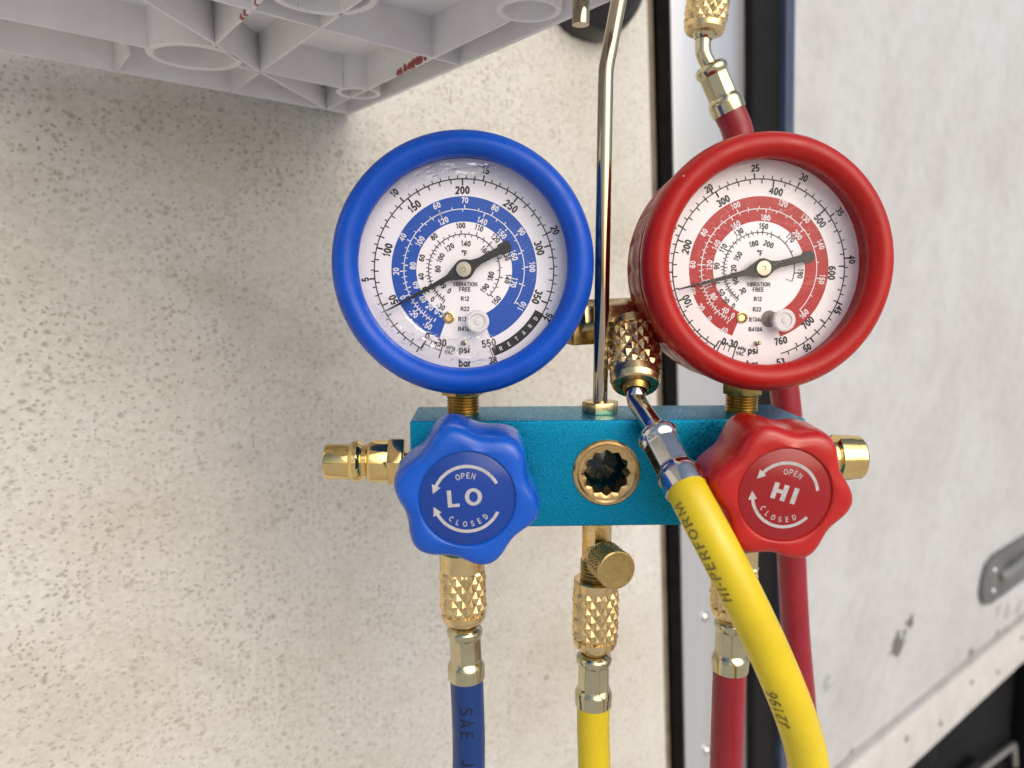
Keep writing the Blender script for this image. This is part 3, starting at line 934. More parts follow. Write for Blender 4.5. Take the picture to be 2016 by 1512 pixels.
    build(mb, 'stem_thread', M['brass_dark'], boot, sharp=25)
    return boot, (O, u, v, n), bc

KB = 15.66
def blue_marks(blk, wht, fr, L):
    o, u, v, n = fr
    r = 30.7
    psi = lambda p: 240.6-0.749*p
    arc_band(blk, o, u, v, n, r-0.2, r+0.2, 241, -29, L, 140)
    ticks(blk, o, u, v, n, r, r-1.5, [psi(p) for p in range(0, 360, 10)], 0.40, L)
    ticks(blk, o, u, v, n, r, r-2.2, [psi(p) for p in range(0, 351, 50)], 0.52, L)
    bar = lambda b: 239.3-10.78*b
    ticks(blk, o, u, v, n, r, r+1.2, [bar(b*0.5) for b in range(0, 50)], 0.36, L)
    ticks(blk, o, u, v, n, r, r+1.9, [bar(b) for b in range(0, 26, 5)], 0.52, L)
    # vacuum ladder
    arc_band(blk, o, u, v, n, 26.4, 26.7, 254, 241, L, 12)
    arc_band(blk, o, u, v, n, 28.6, 28.9, 253, 241, L, 12)
    ticks(blk, o, u, v, n, 26.4, 31.5, [241, 253.5], 0.42, L)
    ticks(blk, o, u, v, n, 26.4, 28.8, [245, 249], 0.28, L)
    # retard sector
    arc_band(blk, o, u, v, n, 27.9, 31.2, -29, -71, L, 40)
    ticks(blk, o, u, v, n, 27.4, 31.6, [-72], 0.3, L)
    arc_text(wht, 'RETARD', o, u, v, n, 29.6, -65, 6.2, 1.45, L+0.04, inward=True, bold=0.02)
    # white scale on the blue band
    r = 20.6
    arc_band(wht, o, u, v, n, r-0.16, r+0.16, 236, -34, L+0.04, 110)
    ang = lambda x, y: math.degrees(math.atan2((786-y)/1.025, x-738)) % 360
    fix = lambda a: a-360 if a > 300 else a
    ou = [fix(ang(*p)) for p in ((537, 1090), (462, 1023), (407, 935), (373, 793), (410, 607), (594, 437), (743, 408), (905, 450), (1045, 577), (1103, 768), (1050, 985))]
    scale_line(wht, fr, r, ou[:6], 1, 1.4, 0.9, 0.3, 3, L+0.04)
    scale_line(wht, fr, r, ou[5:], 1, 1.4, 0.9, 0.3, 1, L+0.04)
    iu = [fix(ang(*p)) for p in ((600, 1022), (552, 987), (514, 943), (480, 868), (463, 763), (503, 630), (628, 520), (835, 520), (940, 590), (1005, 705), (1005, 853))]
    scale_line(wht, fr, r, iu[:7], -1, 1.4, 0.9, 0.3, 3, L+0.04)
    scale_line(wht, fr, r, iu[6:], -1, 1.4, 0.9, 0.3, 1, L+0.04)
    r = 12.2
    arc_band(blk, o, u, v, n, r-0.15, r+0.15, 236, -46, L, 90)
    ou = [fix(ang(*p)) for p in ((610, 985), (567, 945), (530, 895), (508, 822), (512, 720), (578, 605), (720, 545), (818, 557), (906, 612), (966, 708), (972, 833), (910, 952))]
    scale_line(blk, fr, r, ou[:7], 1, 1.3, 0.9, 0.27, 3, L)
    scale_line(blk, fr, r, ou[6:], 1, 1.3, 0.9, 0.27, 1, L)
    scale_line(blk, fr, r, [232, 205, 178, 152, 127, 88, 45, -16, -46], -1, 1.2, 0.9, 0.27, 3, L)

B_LABELS = []
for s, x, y, r_ in (('50', 357, 948, 'o'), ('100', 330, 678, 'o'), ('150', 475, 443, 'o'), ('200', 731, 354, 'o'), ('250', 988, 440, 'o'), ('300', 1140, 665, 'o'), ('350', 1130, 932, 'o'),
                    ('550', 868, 1187, 9), ('0', 537, 1150, -8), ('-30', 606, 1184, -5), ('psi', 736, 1221, 0), ('bar', 738, 1297, 0)):
    B_LABELS.append((s, x, y, r_, 2.55, 'b'))
for s, x, y, r_ in (('5', 208, 838, 'o'), ('10', 370, 370, 'o'), ('15', 855, 248, 'o'), ('20', 1225, 568, 'o'), ('25', 1190, 1045, 'i'), ('38', 890, 1283, 5)):
    B_LABELS.append((s, x, y, r_, 2.3, 'b'))
for s, x, y, r_ in (('-50', 537, 1090, -28), ('-20', 462, 1023, -38), ('0', 407, 935, 'o'), ('20', 373, 793, 'o'), ('40', 410, 607, 'o'), ('60', 594, 437, 'o'), ('70', 743, 408, 'o'), ('80', 905, 450, 'o'),
                    ('90', 1045, 577, 'o'), ('100', 1103, 768, 'o'), ('110', 1048, 985, 'i'), ('0-20', 612, 1026, -30), ('20', 552, 987, -35), ('40', 514, 943, -45), ('60', 480, 868, 'o'), ('80', 463, 763, 'o'),
                    ('100', 503, 630, 'o'), ('120', 628, 520, 'o'), ('140', 835, 520, 'o'), ('150', 940, 590, 'o'), ('160', 1005, 705, 'o'), ('170', 1005, 853, 'o')):
    B_LABELS.append((s, x, y, r_, 2.0, 'w'))
for s, x, y, r_ in (('-30', 610, 985, -28), ('0', 567, 945, -30), ('20', 530, 895, 'o'), ('40', 508, 822, 'o'), ('60', 512, 720, 'o'), ('80', 578, 605, 'o'), ('100', 720, 545, 'o'), ('110', 818, 557, 'o'),
                    ('120', 906, 612, 'o'), ('130', 966, 708, 'o'), ('140', 972, 833, 'o'), ('150', 910, 952, 'i'), ('60', 622, 868, 'o'), ('80', 597, 780, 'o'), ('100', 612, 720, 'o'), ('120', 660, 663, 'o'),
                    ('140', 747, 642, 'o'), ('160', 850, 680, 'o'), ('180', 880, 820, 'i'), ('190', 848, 885, 'i'), ('0', 657, 900, -30), ('\u00b0F', 740, 695, 0)):
    B_LABELS.append((s, x, y, r_, 1.85, 'b'))
for s, x, y, h in (('VIBRATION', 743, 863, 1.45), ('FREE', 741, 891, 1.45), ('R12', 741, 942, 1.5), ('R22', 741, 998, 1.5), ('R134a', 742, 1054, 1.5), ('R410A', 742, 1108, 1.5)):
    B_LABELS.append((s, x, y, 0, h, 'b'))
B_LABELS += [('inHg', 663, 1211, -8, 1.35, 'b'), ('VAC', 653, 1237, -8, 1.35, 'b')]
blue_spec = dict(scale=0.985, band=(249.5, -69), marks=blue_marks, map=(KB, 738, 786, 1.025), labels=B_LABELS, needle=207.8, tip=29.6, tail=17.6,
                 screw=(654, 1045), plug=(810, 1068), pin=(733, 1186))

KR = 15.03
RC = (740, 771)
def red_marks(blk, wht, fr, L):
    o, u, v, n = fr
    ang = lambda x, y: math.degrees(math.atan2((RC[1]-y)/1.025, x-RC[0])) % 360
    fix = lambda a: a-360 if a > 300 else a
    r = 30.7
    arc_band(blk, o, u, v, n, r-0.2, r+0.2, 241, -74, L, 150)
    psi = lambda p: 241-0.3985*p
    ticks(blk, o, u, v, n, r, r-1.5, [psi(p) for p in range(0, 761, 20)], 0.40, L)
    ticks(blk, o, u, v, n, r, r-2.2, [psi(p) for p in range(0, 761, 100)], 0.52, L)
    bar = lambda b: 240.5-5.84*b
    ticks(blk, o, u, v, n, r, r+1.3, [bar(b) for b in range(0, 54)], 0.38, L)
    ticks(blk, o, u, v, n, r, r+2.0, [bar(b) for b in range(0, 54, 5)], 0.52, L)
    arc_band(blk, o, u, v, n, 28.2, 28.5, 254, 241, L, 12)
    arc_band(blk, o, u, v, n, 32.2, 32.6, 255, 243, L, 12)
    ticks(blk, o, u, v, n, 28.2, 32.6, [243, 254], 0.42, L)
    ticks(blk, o, u, v, n, 28.2, 30.7, [246.5, 250], 0.28, L)
    r = 20.6
    arc_band(wht, o, u, v, n, r-0.16, r+0.16, 236, -44, L+0.04, 110)
    ou = [fix(ang(*p)) for p in ((553, 1095), (480, 1035), (433, 975), (385, 890), (384, 748), (442, 580), (605, 438), (858, 425), (980, 503), (1067, 640), (1080, 825), (988, 1013))]
    scale_line(wht, fr, r, ou[:8], 1, 1.4, 0.9, 0.3, 3, L+0.04)
    scale_line(wht, fr, r, ou[7:], 1, 1.4, 0.9, 0.3, 1, L+0.04)
    iu = [fix(ang(*p)) for p in ((603, 1020), (563, 990), (500, 918), (470, 852), (473, 752), (507, 645), (607, 540), (766, 500), (940, 590))]
    scale_line(wht, fr, r, iu, -1, 1.4, 0.9, 0.3, 3, L+0.04)
    r = 12.6
    arc_band(blk, o, u, v, n, r-0.15, r+0.15, 236, -20, L, 90)
    ou = [fix(ang(*p)) for p in ((605, 968), (565, 938), (540, 897), (516, 838), (513, 757), (545, 662), (626, 577), (757, 545), (903, 606), (962, 795))]
    scale_line(blk, fr, r, ou[:8], 1, 1.3, 0.9, 0.27, 3, L)
    scale_line(blk, fr, r, ou[7:], 1, 1.3, 0.9, 0.27, 2, L)
    scale_line(blk, fr, r, [232, 205, 178, 150, 110, 70], -1, 1.2, 0.9, 0.27, 4, L)
    ticks(blk, o, u, v, n, r, r-2.4, [-20], 0.2, L)

R_LABELS = []
for s, x, y, r_ in (('100', 360, 943, 'o'), ('200', 352, 655, 'o'), ('300', 540, 415, 'o'), ('400', 820, 362, 'o'), ('500', 1060, 515, 'o'), ('600', 1133, 792, 'o'), ('700', 1010, 1060, 'i'),
                    ('760', 865, 1157, 12), ('0-30', 590, 1166, -14), ('psi', 716, 1207, 0), ('bar', 714, 1280, 0)):
    R_LABELS.append((s, x, y, r_, 2.5, 'b'))
for s, x, y, r_ in (('20', 462, 350, 'o'), ('25', 706, 242, 'o'), ('30', 965, 288, 'o'), ('35', 1165, 465, 'o'), ('40', 1240, 720, 'o'), ('45', 1175, 992, 'o'), ('50', 1010, 1195, 'i'), ('53', 868, 1270, 10), ('15', 275, 560, 'o')):
    R_LABELS.append((s, x, y, r_, 2.3, 'b'))
for s, x, y, r_ in (('-40', 553, 1095, -22), ('0', 480, 1035, -35), ('20', 433, 975, -48), ('40', 388, 890, 'o'), ('60', 384, 748, 'o'), ('80', 442, 580, 'o'), ('100', 605, 438, 'o'), ('120', 858, 425, 'o'), ('130', 980, 503, 'o'),
                    ('140', 1067, 640, 'o'), ('150', 1080, 825, 'o'), ('160', 988, 1013, 'i'), ('0', 603, 1020, -28), ('40', 563, 990, -32), ('80', 500, 918, -52), ('110', 470, 850, 'o'), ('120', 473, 752, 'o'), ('140', 507, 645, 'o'),
                    ('160', 607, 540, 'o'), ('180', 766, 500, 'o'), ('200', 940, 590, 'o')):
    R_LABELS.append((s, x, y, r_, 1.95, 'w'))
for s, x, y, r_ in (('0', 605, 968, -25), ('30', 565, 938, -38), ('50', 540, 897, -50), ('70', 516, 838, 'o'), ('90', 513, 757, 'o'), ('110', 545, 662, 'o'), ('130', 626, 577, 'o'), ('150', 757, 545, 'o'), ('170', 903, 606, 'o'),
                    ('190', 962, 795, 'o'), ('30', 653, 888, 25), ('90', 615, 835, 'o'), ('120', 603, 775, 'o'), ('150', 625, 705, 'o'), ('180', 707, 638, 'o'), ('200', 787, 640, 'o'), ('\u00b0F', 742, 688, 0)):
    R_LABELS.append((s, x, y, r_, 1.9, 'b'))
for s, x, y, h in (('VIBRATION', 738, 853, 1.45), ('FREE', 737, 881, 1.45), ('R12', 736, 931, 1.5), ('R22', 733, 986, 1.5), ('R134a', 727, 1041, 1.5), ('R410A', 727, 1094, 1.5)):
    R_LABELS.append((s, x, y, 0, h, 'b'))
R_LABELS += [('inHg', 656, 1195, -12, 1.35, 'b'), ('VAC', 647, 1223, -10, 1.35, 'b')]
red_spec = dict(scale=0.99, band=(248.5, -71), marks=red_marks, map=(KR, RC[0], RC[1], 1.025), labels=R_LABELS, needle=193.7, tip=30.2, tail=18.4,
                screw=(652, 1030), plug=(850, 1046), pin=(735, 1168), hole=(800, 1038))

gb, frb, bcb = gauge('blue', 'blue', -8.0, (-7.0, 9.0, 4.8), R(3), R(-1), blue_spec, 'blue rubber-booted low side gauge')
gr_, frr, bcr = gauge('red', 'red', 91.8, (94.4, 10.5, 5.3), R(3), R(2), red_spec, 'red rubber-booted high side gauge')
# creased remains of the protective film on the blue lens
o_, u_, v_, n_ = frb
def film(pts, lift):
    mb = MB()
    c = Vector((sum(p[0] for p in pts)/len(pts), sum(p[1] for p in pts)/len(pts)))
    ring = [Vector(p) for p in pts]
    m = 7
    vs, fs = [], []
    for i in range(m+1):
        f = i/m
        for p in ring:
            q = c + (p-c)*max(f, 0.02)
            z = lift + random.uniform(-0.12, 0.18) - (q.length/35)**2*0.9
            vs.append(bcb + u_*q.x + v_*q.y + n_*z)
    nn = len(ring)
    for i in range(m):
        for k in range(nn):
            fs.append((i*nn+k, i*nn+(k+1) % nn, (i+1)*nn+(k+1) % nn, (i+1)*nn+k))
    mb.add(vs, fs)
    return build(mb, 'lens_film', M['film'], gb, 'creased clear film on the lens', recalc=False)
film([(33*math.cos(R(a)), 33*math.sin(R(a))) for a in range(70, 131, 6)] + [(-17, 24), (-8, 27), (2, 28)], 8.55)
film([(33*math.cos(R(a)), 33*math.sin(R(a))) for a in range(205, 292, 6)] + [(10, -23), (0, -25), (-12, -22), (-22, -14), (-27, -9)], 8.55)

# ---- valve knobs
def knob(cx, cz, mk, md, phase, trot, word, label):
    y_face, y_back = -33.0, -11.5
    mb = MB()
    N = 180
    def lobes(th):
        c = math.cos(6*(th-R(phase)))
        return 1.0 - 0.145*((1-c)/2)**0.95
    lay = [(0.80, 12.0), (0.97, 11.6), (1.02, 12.6), (1.03, 15.0), (1.0, 27.5), (0.985, 29.8), (0.955, 31.4), (0.91, 32.4), (0.85, 32.9), (0.76, 33.05)]
    prof = [(22.4*f, h) for f, h in lay] + [(14.8, 33.15), (14.4, 32.9), (14.2, 32.3), (0.01, 32.3)]
    def rf(th, r, h, i):
        if i >= len(lay):
            return r
        L = lobes(th)
        if i >= 8:
            L = 1 - (1-L)*0.85
        return r*L
    # theta measured from +X towards +Z, axis -Y
    x, y, a = Vector((1, 0, 0)), Vector((0, 0, 1)), Vector((0, -1, 0))
    vs = []
    for i, (r, h) in enumerate(prof):
        for k in range(N):
            th = 2*PI*k/N
            vs.append(Vector((cx, 0, cz)) + a*h + (x*math.cos(th)+y*math.sin(th))*rf(th, r, h, i))
    fs = []
    for i in range(len(prof)-1):
        for k in range(N):
            fs.append((i*N+k, i*N+(k+1) % N, (i+1)*N+(k+1) % N, (i+1)*N+k))
    fs.append(tuple(range(N))[::-1])
    mb.add(vs, fs)
    kb = build(mb, 'valve_knob', mk, ms, label, sharp=50)
    o = Vector((cx, 0, cz))
    c, s = math.cos(R(trot)), math.sin(R(trot))
    u = Vector((c, 0, s)); v = Vector((-s, 0, c)); n = Vector((0, -1, 0))
    mb = MB(); lathe(mb, o, n, [(0.01, 32.62), (13.7, 32.6), (14.0, 32.45)], 72)
    build(mb, 'knob_sticker', md, kb)
    pr = MB(); L = 32.68
    put_text(pr, word, o, u, v, n, -0.1, 0.5, 0, 5.0, L, 0.03 if word == 'LO' else 0.05, 1.28, 1.25)
    # arrows run anticlockwise for OPEN and clockwise for CLOSED
    arc_band(pr, o, u, v, n, 9.35, 10.3, 24, 152, L, 48)
    arc_band(pr, o, u, v, n, 9.35, 10.3, 332, 204, L, 48)
    for a0, sgn in ((152, 1), (204, -1)):
        ca, sa = math.cos(R(a0)), math.sin(R(a0))
        tx, ty = -sa*sgn, ca*sgn
        P = [(8.5*ca, 8.5*sa), (11.2*ca, 11.2*sa), (9.8*ca+tx*2.6, 9.8*sa+ty*2.6)]
        pr.add([o+u*px+v*py+n*L for px, py in P], [(0, 1, 2)])
    arc_text(pr, 'OPEN', o, u, v, n, 7.1, 108, -12.5, 1.75, L, bold=0.012)
    arc_text(pr, 'CLOSED', o, u, v, n, 7.6, 228, 16.6, 1.65, L, inward=True, bold=0.012)
    build(pr, 'knob_printing', M['ink_grey'], kb, recalc=False)
    mb = MB(); lathe(mb, o, n, [(6, -0.2), (6.4, 3), (6.4, 4), (4.2, 4.4), (4.2, 13)], 36)
    build(mb, 'valve_spindle', M['brass_dark'], kb)
    return kb
knob(-5.6, -62.5, M['knob_blue'], M['disc_blue'], 47, 4, 'LO', 'blue LO valve knob')
knob(89.2, -62.3, M['knob_red'], M['disc_red'], 52, -17, 'HI', 'red HI valve knob')

# ---- coupler nipples on the ends
def nipple(x0, sgn, prof, hexr, h0, h1, m, label):
    mb = MB(); lathe(mb, (x0, 15, -62.5), (sgn, 0, 0), prof, 56)
    nb = build(mb, 'coupler_nipple', m, ms, label, sharp=28)
    mb = MB()
    X, Y, A = frame((sgn, 0, 0))
    prism(mb, (x0, 15, -62.5), X, Y, A, hexpoly(hexr, 10), h0, h1)
    build(mb, 'hex_collar', m, nb, bevel=0.8, segs=2)
nipple(MX0, -1, [(3.6, -1), (3.6, 3.2), (7.0, 3.3), (7.4, 9.2), (7.5, 9.4), (7.5, 15.2), (7.0, 16.0), (6.1, 16.8), (6.1, 18.2), (6.9, 18.8), (7.5, 19.8), (7.5, 21.2), (6.9, 22.2), (6.2, 22.8), (6.25, 23.2), (6.35, 30.6), (6.0, 31.4), (5.2, 31.7), (3.5, 31.7), (3.4, 28), (0.01, 28)],
       8.1, 3.4, 9.0, M['brass_bright'], 'polished brass nipple on the left end')
nipple(MX1, 1, [(4.2, -1), (4.2, 4), (8.0, 4.2), (8.2, 10), (8.2, 15), (7.0, 16), (7.0, 17), (8.3, 18), (8.3, 22.8), (8.05, 24.0), (8.05, 24.2), (7.9, 24.4), (7.9, 26.6), (7.5, 27.2), (6.8, 27.4), (4.5, 27.4), (4.4, 25), (0.01, 25)],
       9.2, 4.4, 10.0, M['brass_bright'], 'polished brass nipple on the right end')

# ---- hook rod, its nut and the brass hose holder bar
hook_pts = [(40.8, 15, -46), (40.8, 15, 0), (40.85, 15, 60), (40.9, 15, 69), (41.1, 15, 72.5), (41.9, 15, 77), (44.6, 15, 92), (46.6, 14, 102), (47.0, 12, 109), (44, 8, 116), (39, 2.5, 119), (33.5, -3, 117), (30.6, -5, 110), (29.9, -5, 100), (29.7, -5, 79.0)]
dense = []
for i in range(len(hook_pts)-1):
    if i in (0, 1):
        dense += [Vector(hook_pts[i]).lerp(Vector(hook_pts[i+1]), k/6) for k in range(6)]
cm = catmull(hook_pts[2:], 6)
path = dense + cm
mb = MB(); tube(mb, path, lambda f: 2.62, 32)
build(mb, 'hook_rod', M['chrome'], ms, 'bent chrome hook rod', bevel=0)
mb = MB(); prism(mb, (40.8, 15, 0), (1, 0, 0), (0, 1, 0), (0, 0, 1), hexpoly(5.9, 8), -45.3, -41.2)
build(mb, 'hook_nut', M['brass'], ms, bevel=0.5)
mb = MB()
BA = Vector((0.93, 0.30, 0.03)).normalized()
BX, BY, BZ = frame(BA)
prism(mb, (30, 21.5, -11.5), BX, BY, BZ, hexpoly(5.2, 22), 4, 42)
hb = build(mb, 'hose_holder', M['brass'], ms, 'brass bar behind the hook rod', bevel=0.5)
mb = MB()
box(mb, (31.5, 27, -17.5), BA, (0, 0, 1), BA.cross(Vector((0, 0, 1))), -1, 16, -4.5, 4.0, -4.5, 4.5)
build(mb, 'holder_block', M['brass_dark'], hb, bevel=0.6)

# ---- access tee under the middle of the block
mb = MB()
prism(mb, (40.4, 15, 0), (1, 0, 0), (0, 1, 0), (0, 0, 1), hexpoly(5.1, 15), -100, -81.8)
tee = build(mb, 'access_tee', M['brass'], ms, 'brass access tee under the block', bevel=0.6)
mb = MB(); lathe(mb, (40.4, 15, 0), (0, 0, -1), [(5.2, 98), (5.6, 99.6)] + thread_prof(5.9, 99.8, 109, 1.3, 0.5) + [(5, 112)], 40)
build(mb, 'thread', M['brass_dark'], tee, sharp=25)
TAX = Vector((0.23, -0.97, 0.02)).normalized()
tb = Vector((40.2, 13, -96.8))
mb = MB(); lathe(mb, tb, TAX, [(4.6, 0), (4.6, 4), (4.0, 4.4), (4.0, 8)], 32)
build(mb, 'side_port', M['brass'], tee)
def knurl(th, r, h, n, pitch, depth):
    a = th*n/(2*PI); b = h/pitch
    p = abs(((a+b) % 1.0)*2-1); q = abs(((a-b) % 1.0)*2-1)
    return r - depth*max(p, q)
mb = MB()
prof = [(5.5, 6.2), (6.5, 6.6), (6.75, 7.2)] + [(6.9, 7.4+k*0.25) for k in range(39)] + [(6.85, 17.1), (6.85, 17.5), (6.6, 17.95), (6.2, 18.1), (0.01, 17.95)]
lathe(mb, tb, TAX, prof, 160, rf=lambda th, r, h, i: knurl(th, r, h, 34, 2.3, 0.5) if 3 <= i < 42 else r)
build(mb, 'valve_cap', simple('dull brass', (0.55, 0.40, 0.16), 1, 0.3, 0.12, 300, 0.05, 1500), tee, 'knurled brass valve cap', sharp=20)

# ------------------------------------------------------------------ hoses with collars and crimped sleeves
NK = 14
def collar_mesh(r, top, kn, bot, name, n=NK):
    """turned collar, top at z=0, running down -Z: plain ring, knurl, tapered ring with an opening"""
    mb = MB()
    kd = 0.95
    rows = 60
    prof = [(r*0.62, 0.2), (r*0.86, 0.0), (r*0.93, 0.4), (r*0.94, top-0.5), (r*0.93, top)]
    k0 = len(prof)
    prof += [(r, top+0.1+kn*k/rows) for k in range(rows+1)]
    k1 = len(prof)
    e = top+kn+0.2
    prof += [(r*0.93, e), (r*0.92, e+bot*0.55), (r*0.85, e+bot*0.9), (r*0.80, e+bot), (r*0.55, e+bot+0.05), (r*0.50, e+bot-1.5), (0.01, e+bot-1.5)]
    def rf(th, rr, h, i):
        if k0 <= i < k1:
            f = (i-k0)/(k1-k0-1)
            edge = min(1.0, min(f, 1-f)*9+0.25)
            return rr - (1-edge)*0.5 - kd*(1-knurl(th, 1.0, h, n, 5.4, 1.0))
        return rr
    lathe(mb, (0, 0, 0), (0, 0, -1), prof, n*14, rf=rf)
    m = to_mesh(mb, name, sharp=14)
    m.materials.append(M['brass'])
    return m

def sleeve_mesh(name, m, L=20.5):
    mb = MB()
    prof = []
    NR = 44
    for k in range(NR+1):
        h = L*k/NR
        f = k/NR
        if f < 0.10:
            r = 5.0 + 1.65*math.sin(f/0.10*PI/2)
        elif f < 0.2:
            r = 6.65 - 0.25*(f-0.10)/0.10
        elif f < 0.68:
            r = 6.4
        elif f < 0.80:
            r = 6.4+0.55*(0.5-0.5*math.cos((f-0.68)/0.12*PI))
        else:
            r = 6.95 - 0.18*((f-0.8)/0.2)**2
        prof.append((r, h))
    prof += [(6.4, L+0.1), (6.0, L-0.2)]
    def rf(th, r, h, i):
        f = h/L
        w_ = max(0.0, min(1.0, (f-0.17)/0.06))*max(0.0, min(1.0, (0.72-f)/0.07))
        seg = PI/4
        x = ((th + seg/2) % seg) - seg/2
        flat = min(5.55/math.cos(x), 5.92)
        return r*(1-w_) + flat*w_
    lathe(mb, (0, 0, 0), (0, 0, -1), [(4.2, 0.6)] + prof, 128, rf=lambda th, r, h, i: r if i == 0 else rf(th, r, h, i))
    me_ = to_mesh(mb, name, sharp=24)
    me_.materials.append(m)
    return me_

COL_A = collar_mesh(8.75, 7.2, 16.5, 3.4, 'knurled_collar')
COL_C = collar_mesh(9.5, 3.6, 17.0, 5.2, 'knurled_collar')
COL_B = collar_mesh(8.75, 3.6, 19.0, 3.6, 'knurled_collar')
SLV = sleeve_mesh('crimp_sleeve', M['nickel'])
SLV2 = sleeve_mesh('crimp_sleeve', M['steel'], 24.0)
HR = 6.15

def hose_tube(parent, pts, m, per=10, r=HR):
    path = catmull(pts, per)
    mb = MB(); tube(mb, path, r, 36)
    build(mb, 'tube', m, parent)
    return path

def hose_text(parent, path, s, s0, ang, h, m, spacing=1.1, rev=False, sx=1.0, r=HR, flip=1):
    """print wrapped round a hose; s0 = distance along the path of the text centre, ang = angle round it
    measured from the viewer side; letters run along the path (rev: against it)"""
    P, T, X, Y = sweep_frames(path, (0, -1, 0))
    acc = [0.0]
    for i in range(1, len(P)):
        acc.append(acc[-1]+(P[i]-P[i-1]).length)
    vs, fs = text_tris(s, 0.02, spacing)
    bm = bmesh.new()
    bv = [bm.verts.new((x*h*sx, y*h, 0)) for x, y, ly in vs]
    for f in fs:
        try:
            bm.faces.new([bv[i] for i in f])
        except ValueError:
            pass
    bmesh.ops.triangulate(bm, faces=bm.faces)
    for _ in range(3):
        es = [e for e in bm.edges if e.calc_length() > 0.9]
        if es:
            bmesh.ops.subdivide_edges(bm, edges=es, cuts=1)
            bmesh.ops.triangulate(bm, faces=bm.faces)
    out = []
    for v in bm.verts:
        d = s0 + (-v.co.x if rev else v.co.x)
        i = 0
        while i < len(acc)-2 and acc[i+1] < d:
            i += 1
        t = (d-acc[i])/max(1e-6, acc[i+1]-acc[i])
        p = P[i].lerp(P[i+1], t); x = X[i].lerp(X[i+1], t).normalized(); tt = T[i].lerp(T[i+1], t).normalized()
        y = tt.cross(x)
        a = R(ang) - (v.co.y/r)*flip*(-1 if rev else 1)
        out.append(p + (x*math.cos(a)+y*math.sin(a))*(r+0.06))
    bm.verts.index_update()
    faces = [tuple(v.index for v in f.verts) for f in bm.faces]
    bm.free()
    mb = MB(); mb.add(out, faces)
    return build(mb, 'hose_printing', m, parent, recalc=False)

# blue hose under the LO side
t = thing('refrigerant_hose', 'blue hose hanging from the knurled brass collar below the LO knob', 'hose', (-8.5, 15, -99), 'hoses of the gauge set')
place(COL_A, 'knurled_collar', t, (-9.0, 15, -95.4), (0.02, 0, -1))
place(SLV, 'crimp_sleeve', t, (-8.2, 15, -124.6), (0.03, 0, -1), R(12))
mb = MB(); tube(mb, [(-9, 15, -118), (-8.2, 15, -127)], 4.6, 24); build(mb, 'neck', M['brass_dark'], t)
mb = MB(); tube(mb, [(-8.6, 15, -80), (-8.8, 15, -102)], 5.2, 24); build(mb, 'port_stub', M['brass_dark'], t)
p = hose_tube(t, [(-7.7, 15, -143), (-7.3, 15, -155), (-7.0, 15, -170), (-7.2, 15, -190), (-8, 16, -240), (-10, 18, -330)], M['hose_blue'])
hose_text(t, p, 'SAE', 17.5, 4, 4.9, M['hose_print_blue'], 1.3)
hose_text(t, p, 'J2196', 41.5, 4, 4.9, M['hose_print_blue'], 1.3)
# yellow hose under the middle tee
t = thing('refrigerant_hose', 'yellow hose hanging straight down below the knurled brass valve cap', 'hose', (40.3, 15, -107), 'hoses of the gauge set')
place(COL_B, 'knurled_collar', t, (40.3, 15, -107.3), (0.0, 0, -1), R(7))
place(SLV, 'crimp_sleeve', t, (40.0, 15, -136.2), (0.0, 0, -1), R(30))
mb = MB(); tube(mb, [(40.3, 15, -128), (40.1, 15, -139)], 4.6, 24); build(mb, 'neck', M['brass_dark'], t)
p = hose_tube(t, [(40.0, 15, -155), (40.2, 15, -168), (40.8, 15, -184), (42, 16, -230), (46, 18, -330)], M['hose_yellow'])
# red hose under the HI side
t = thing('refrigerant_hose', 'red hose with brass collar below the HI knob, partly behind the slanting yellow hose', 'hose', (91.8, 15, -99), 'hoses of the gauge set')
place(COL_A, 'knurled_collar', t, (91.8, 15, -95.0), (0.0, 0, -1), R(20))
place(SLV, 'crimp_sleeve', t, (91.8, 15, -123.4), (-0.01, 0, -1), R(3))
mb = MB(); tube(mb, [(91.8, 15, -118), (91.8, 15, -127)], 4.6, 24); build(mb, 'neck', M['brass_dark'], t)
mb = MB(); tube(mb, [(91.8, 15, -80), (91.8, 15, -102)], 5.2, 24); build(mb, 'port_stub', M['brass_dark'], t)
p = hose_tube(t, [(91.6, 15, -142), (91.6, 15, -155), (91.8, 15, -185), (92.5, 16, -240), (95, 18, -330)], M['hose_red'])
# yellow hose parked on the holder, slanting across the front
t = thing('refrigerant_hose', 'yellow hose slanting across the front from the brass holder, printed HI-PERFORM', 'hose', (54, 28, -17), 'hoses of the gauge set')
cax = (Vector((51.8, 6.0, -38.5))-Vector((53.8, 25.0, -15.5))).normalized()
c0 = Vector((53.8, 25.0, -15.0))
place(COL_C, 'knurled_collar', t, c0, cax, R(10))
mb = MB(); tube(mb, [c0-cax*9, c0+cax*2], 4.6, 24); build(mb, 'holder_stub', M['brass'], t)
ce = c0 + cax*26.0
mb = MB(); lathe(mb, ce, cax, [(4.7, -3), (4.7, 0.6), (4.2, 1.6), (3.9, 2.2)], 36); build(mb, 'neck', M['brass_dark'], t)
s0 = Vector((54.9, -10.5, -47.0)); s1 = Vector((60.2, -27.5, -60.5))
sax = (s1-s0).normalized()
mb = MB(); tube(mb, catmull([ce-cax*1, ce+cax*3, ce+cax*6.5+Vector((0.3, 0, 0)), s0-sax*2.5, s0+sax*4], 8), 3.3, 28); build(mb, 'bent_tube', M['steel'], t)
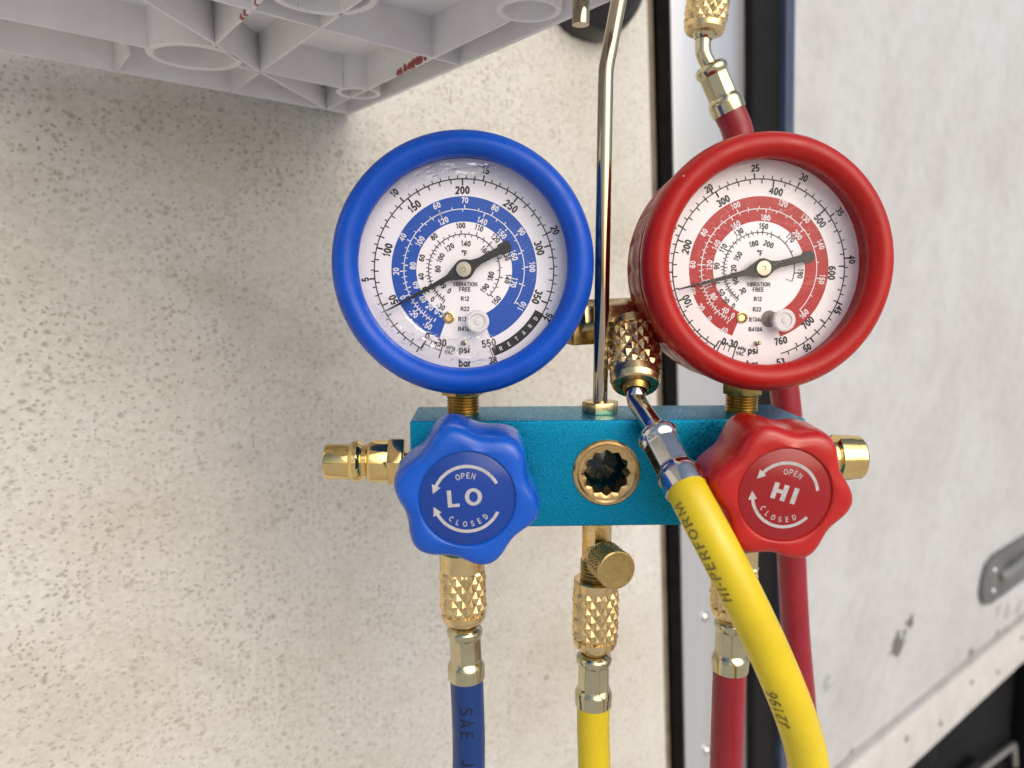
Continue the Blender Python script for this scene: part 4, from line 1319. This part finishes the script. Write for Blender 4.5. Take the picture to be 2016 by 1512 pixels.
place(SLV2, 'crimp_sleeve', t, s0, sax, R(10))
se = s0 + sax*21
p = hose_tube(t, [se, se+sax*8, (67.5, -38, -76), (74.5, -41, -90), (82, -41.5, -105), (88.5, -41, -119), (94, -39.5, -132), (99, -37, -147), (104, -32, -170), (112, -20, -220), (120, 0, -300)], M['hose_yellow'])
hose_text(t, p, 'HI-PERFORM', 21.5, 58, 3.8, M['hose_print_yellow'], 1.12, rev=True)
hose_text(t, p, 'J2196', 73, 58, 3.9, M['hose_print_yellow'], 1.12, rev=True)
# red hose hanging behind the red gauge
t = thing('refrigerant_hose', 'red hose passing behind the red gauge, its brass collar at the top edge', 'hose', (89, 65, 112), 'hoses of the gauge set')
ra = Vector((-0.09, 0, -1)).normalized()
place(COL_B, 'knurled_collar', t, Vector((88.1, 65, 99.6))-ra*26.2, ra, R(4))
mb = MB(); tube(mb, [Vector((88.1, 65, 99.6))-ra*40, Vector((88.1, 65, 99.6))-ra*24], 4.8, 24); build(mb, 'holder_stub', M['brass'], t)
rs0 = Vector((90.6, 65, 87.6)); rs1 = Vector((99.6, 65, 69.0)); rax = (rs1-rs0).normalized()
mb = MB(); lathe(mb, (88.1, 65, 99.6), ra, [(4.6, -3), (4.6, 0.5), (3.9, 1.8), (3.4, 2.4)], 32); build(mb, 'neck', M['nickel'], t)
mb = MB(); tube(mb, catmull([Vector((88.1, 65, 99.6)), Vector((87.8, 65, 96)), Vector((88.3, 65, 91.5)), rs0+rax*1, rs0+rax*4], 8), 3.1, 24); build(mb, 'bent_tube', M['nickel'], t)
place(SLV, 'crimp_sleeve', t, rs0, rax, R(20))
re = rs0+rax*19
p = hose_tube(t, [re, re+rax*10, (107, 66, 45), (119, 69, 0), (130.5, 70, -48), (134.5, 70, -85), (137.2, 70, -122), (142, 72, -160), (149, 76, -200), (165, 90, -290)], M['hose_red'])
hose_text(t, p, 'SAE  J2196  HI-PERFORMANCE', 150, 42, 2.6, M['hose_print_red'], 1.2, sx=0.9)
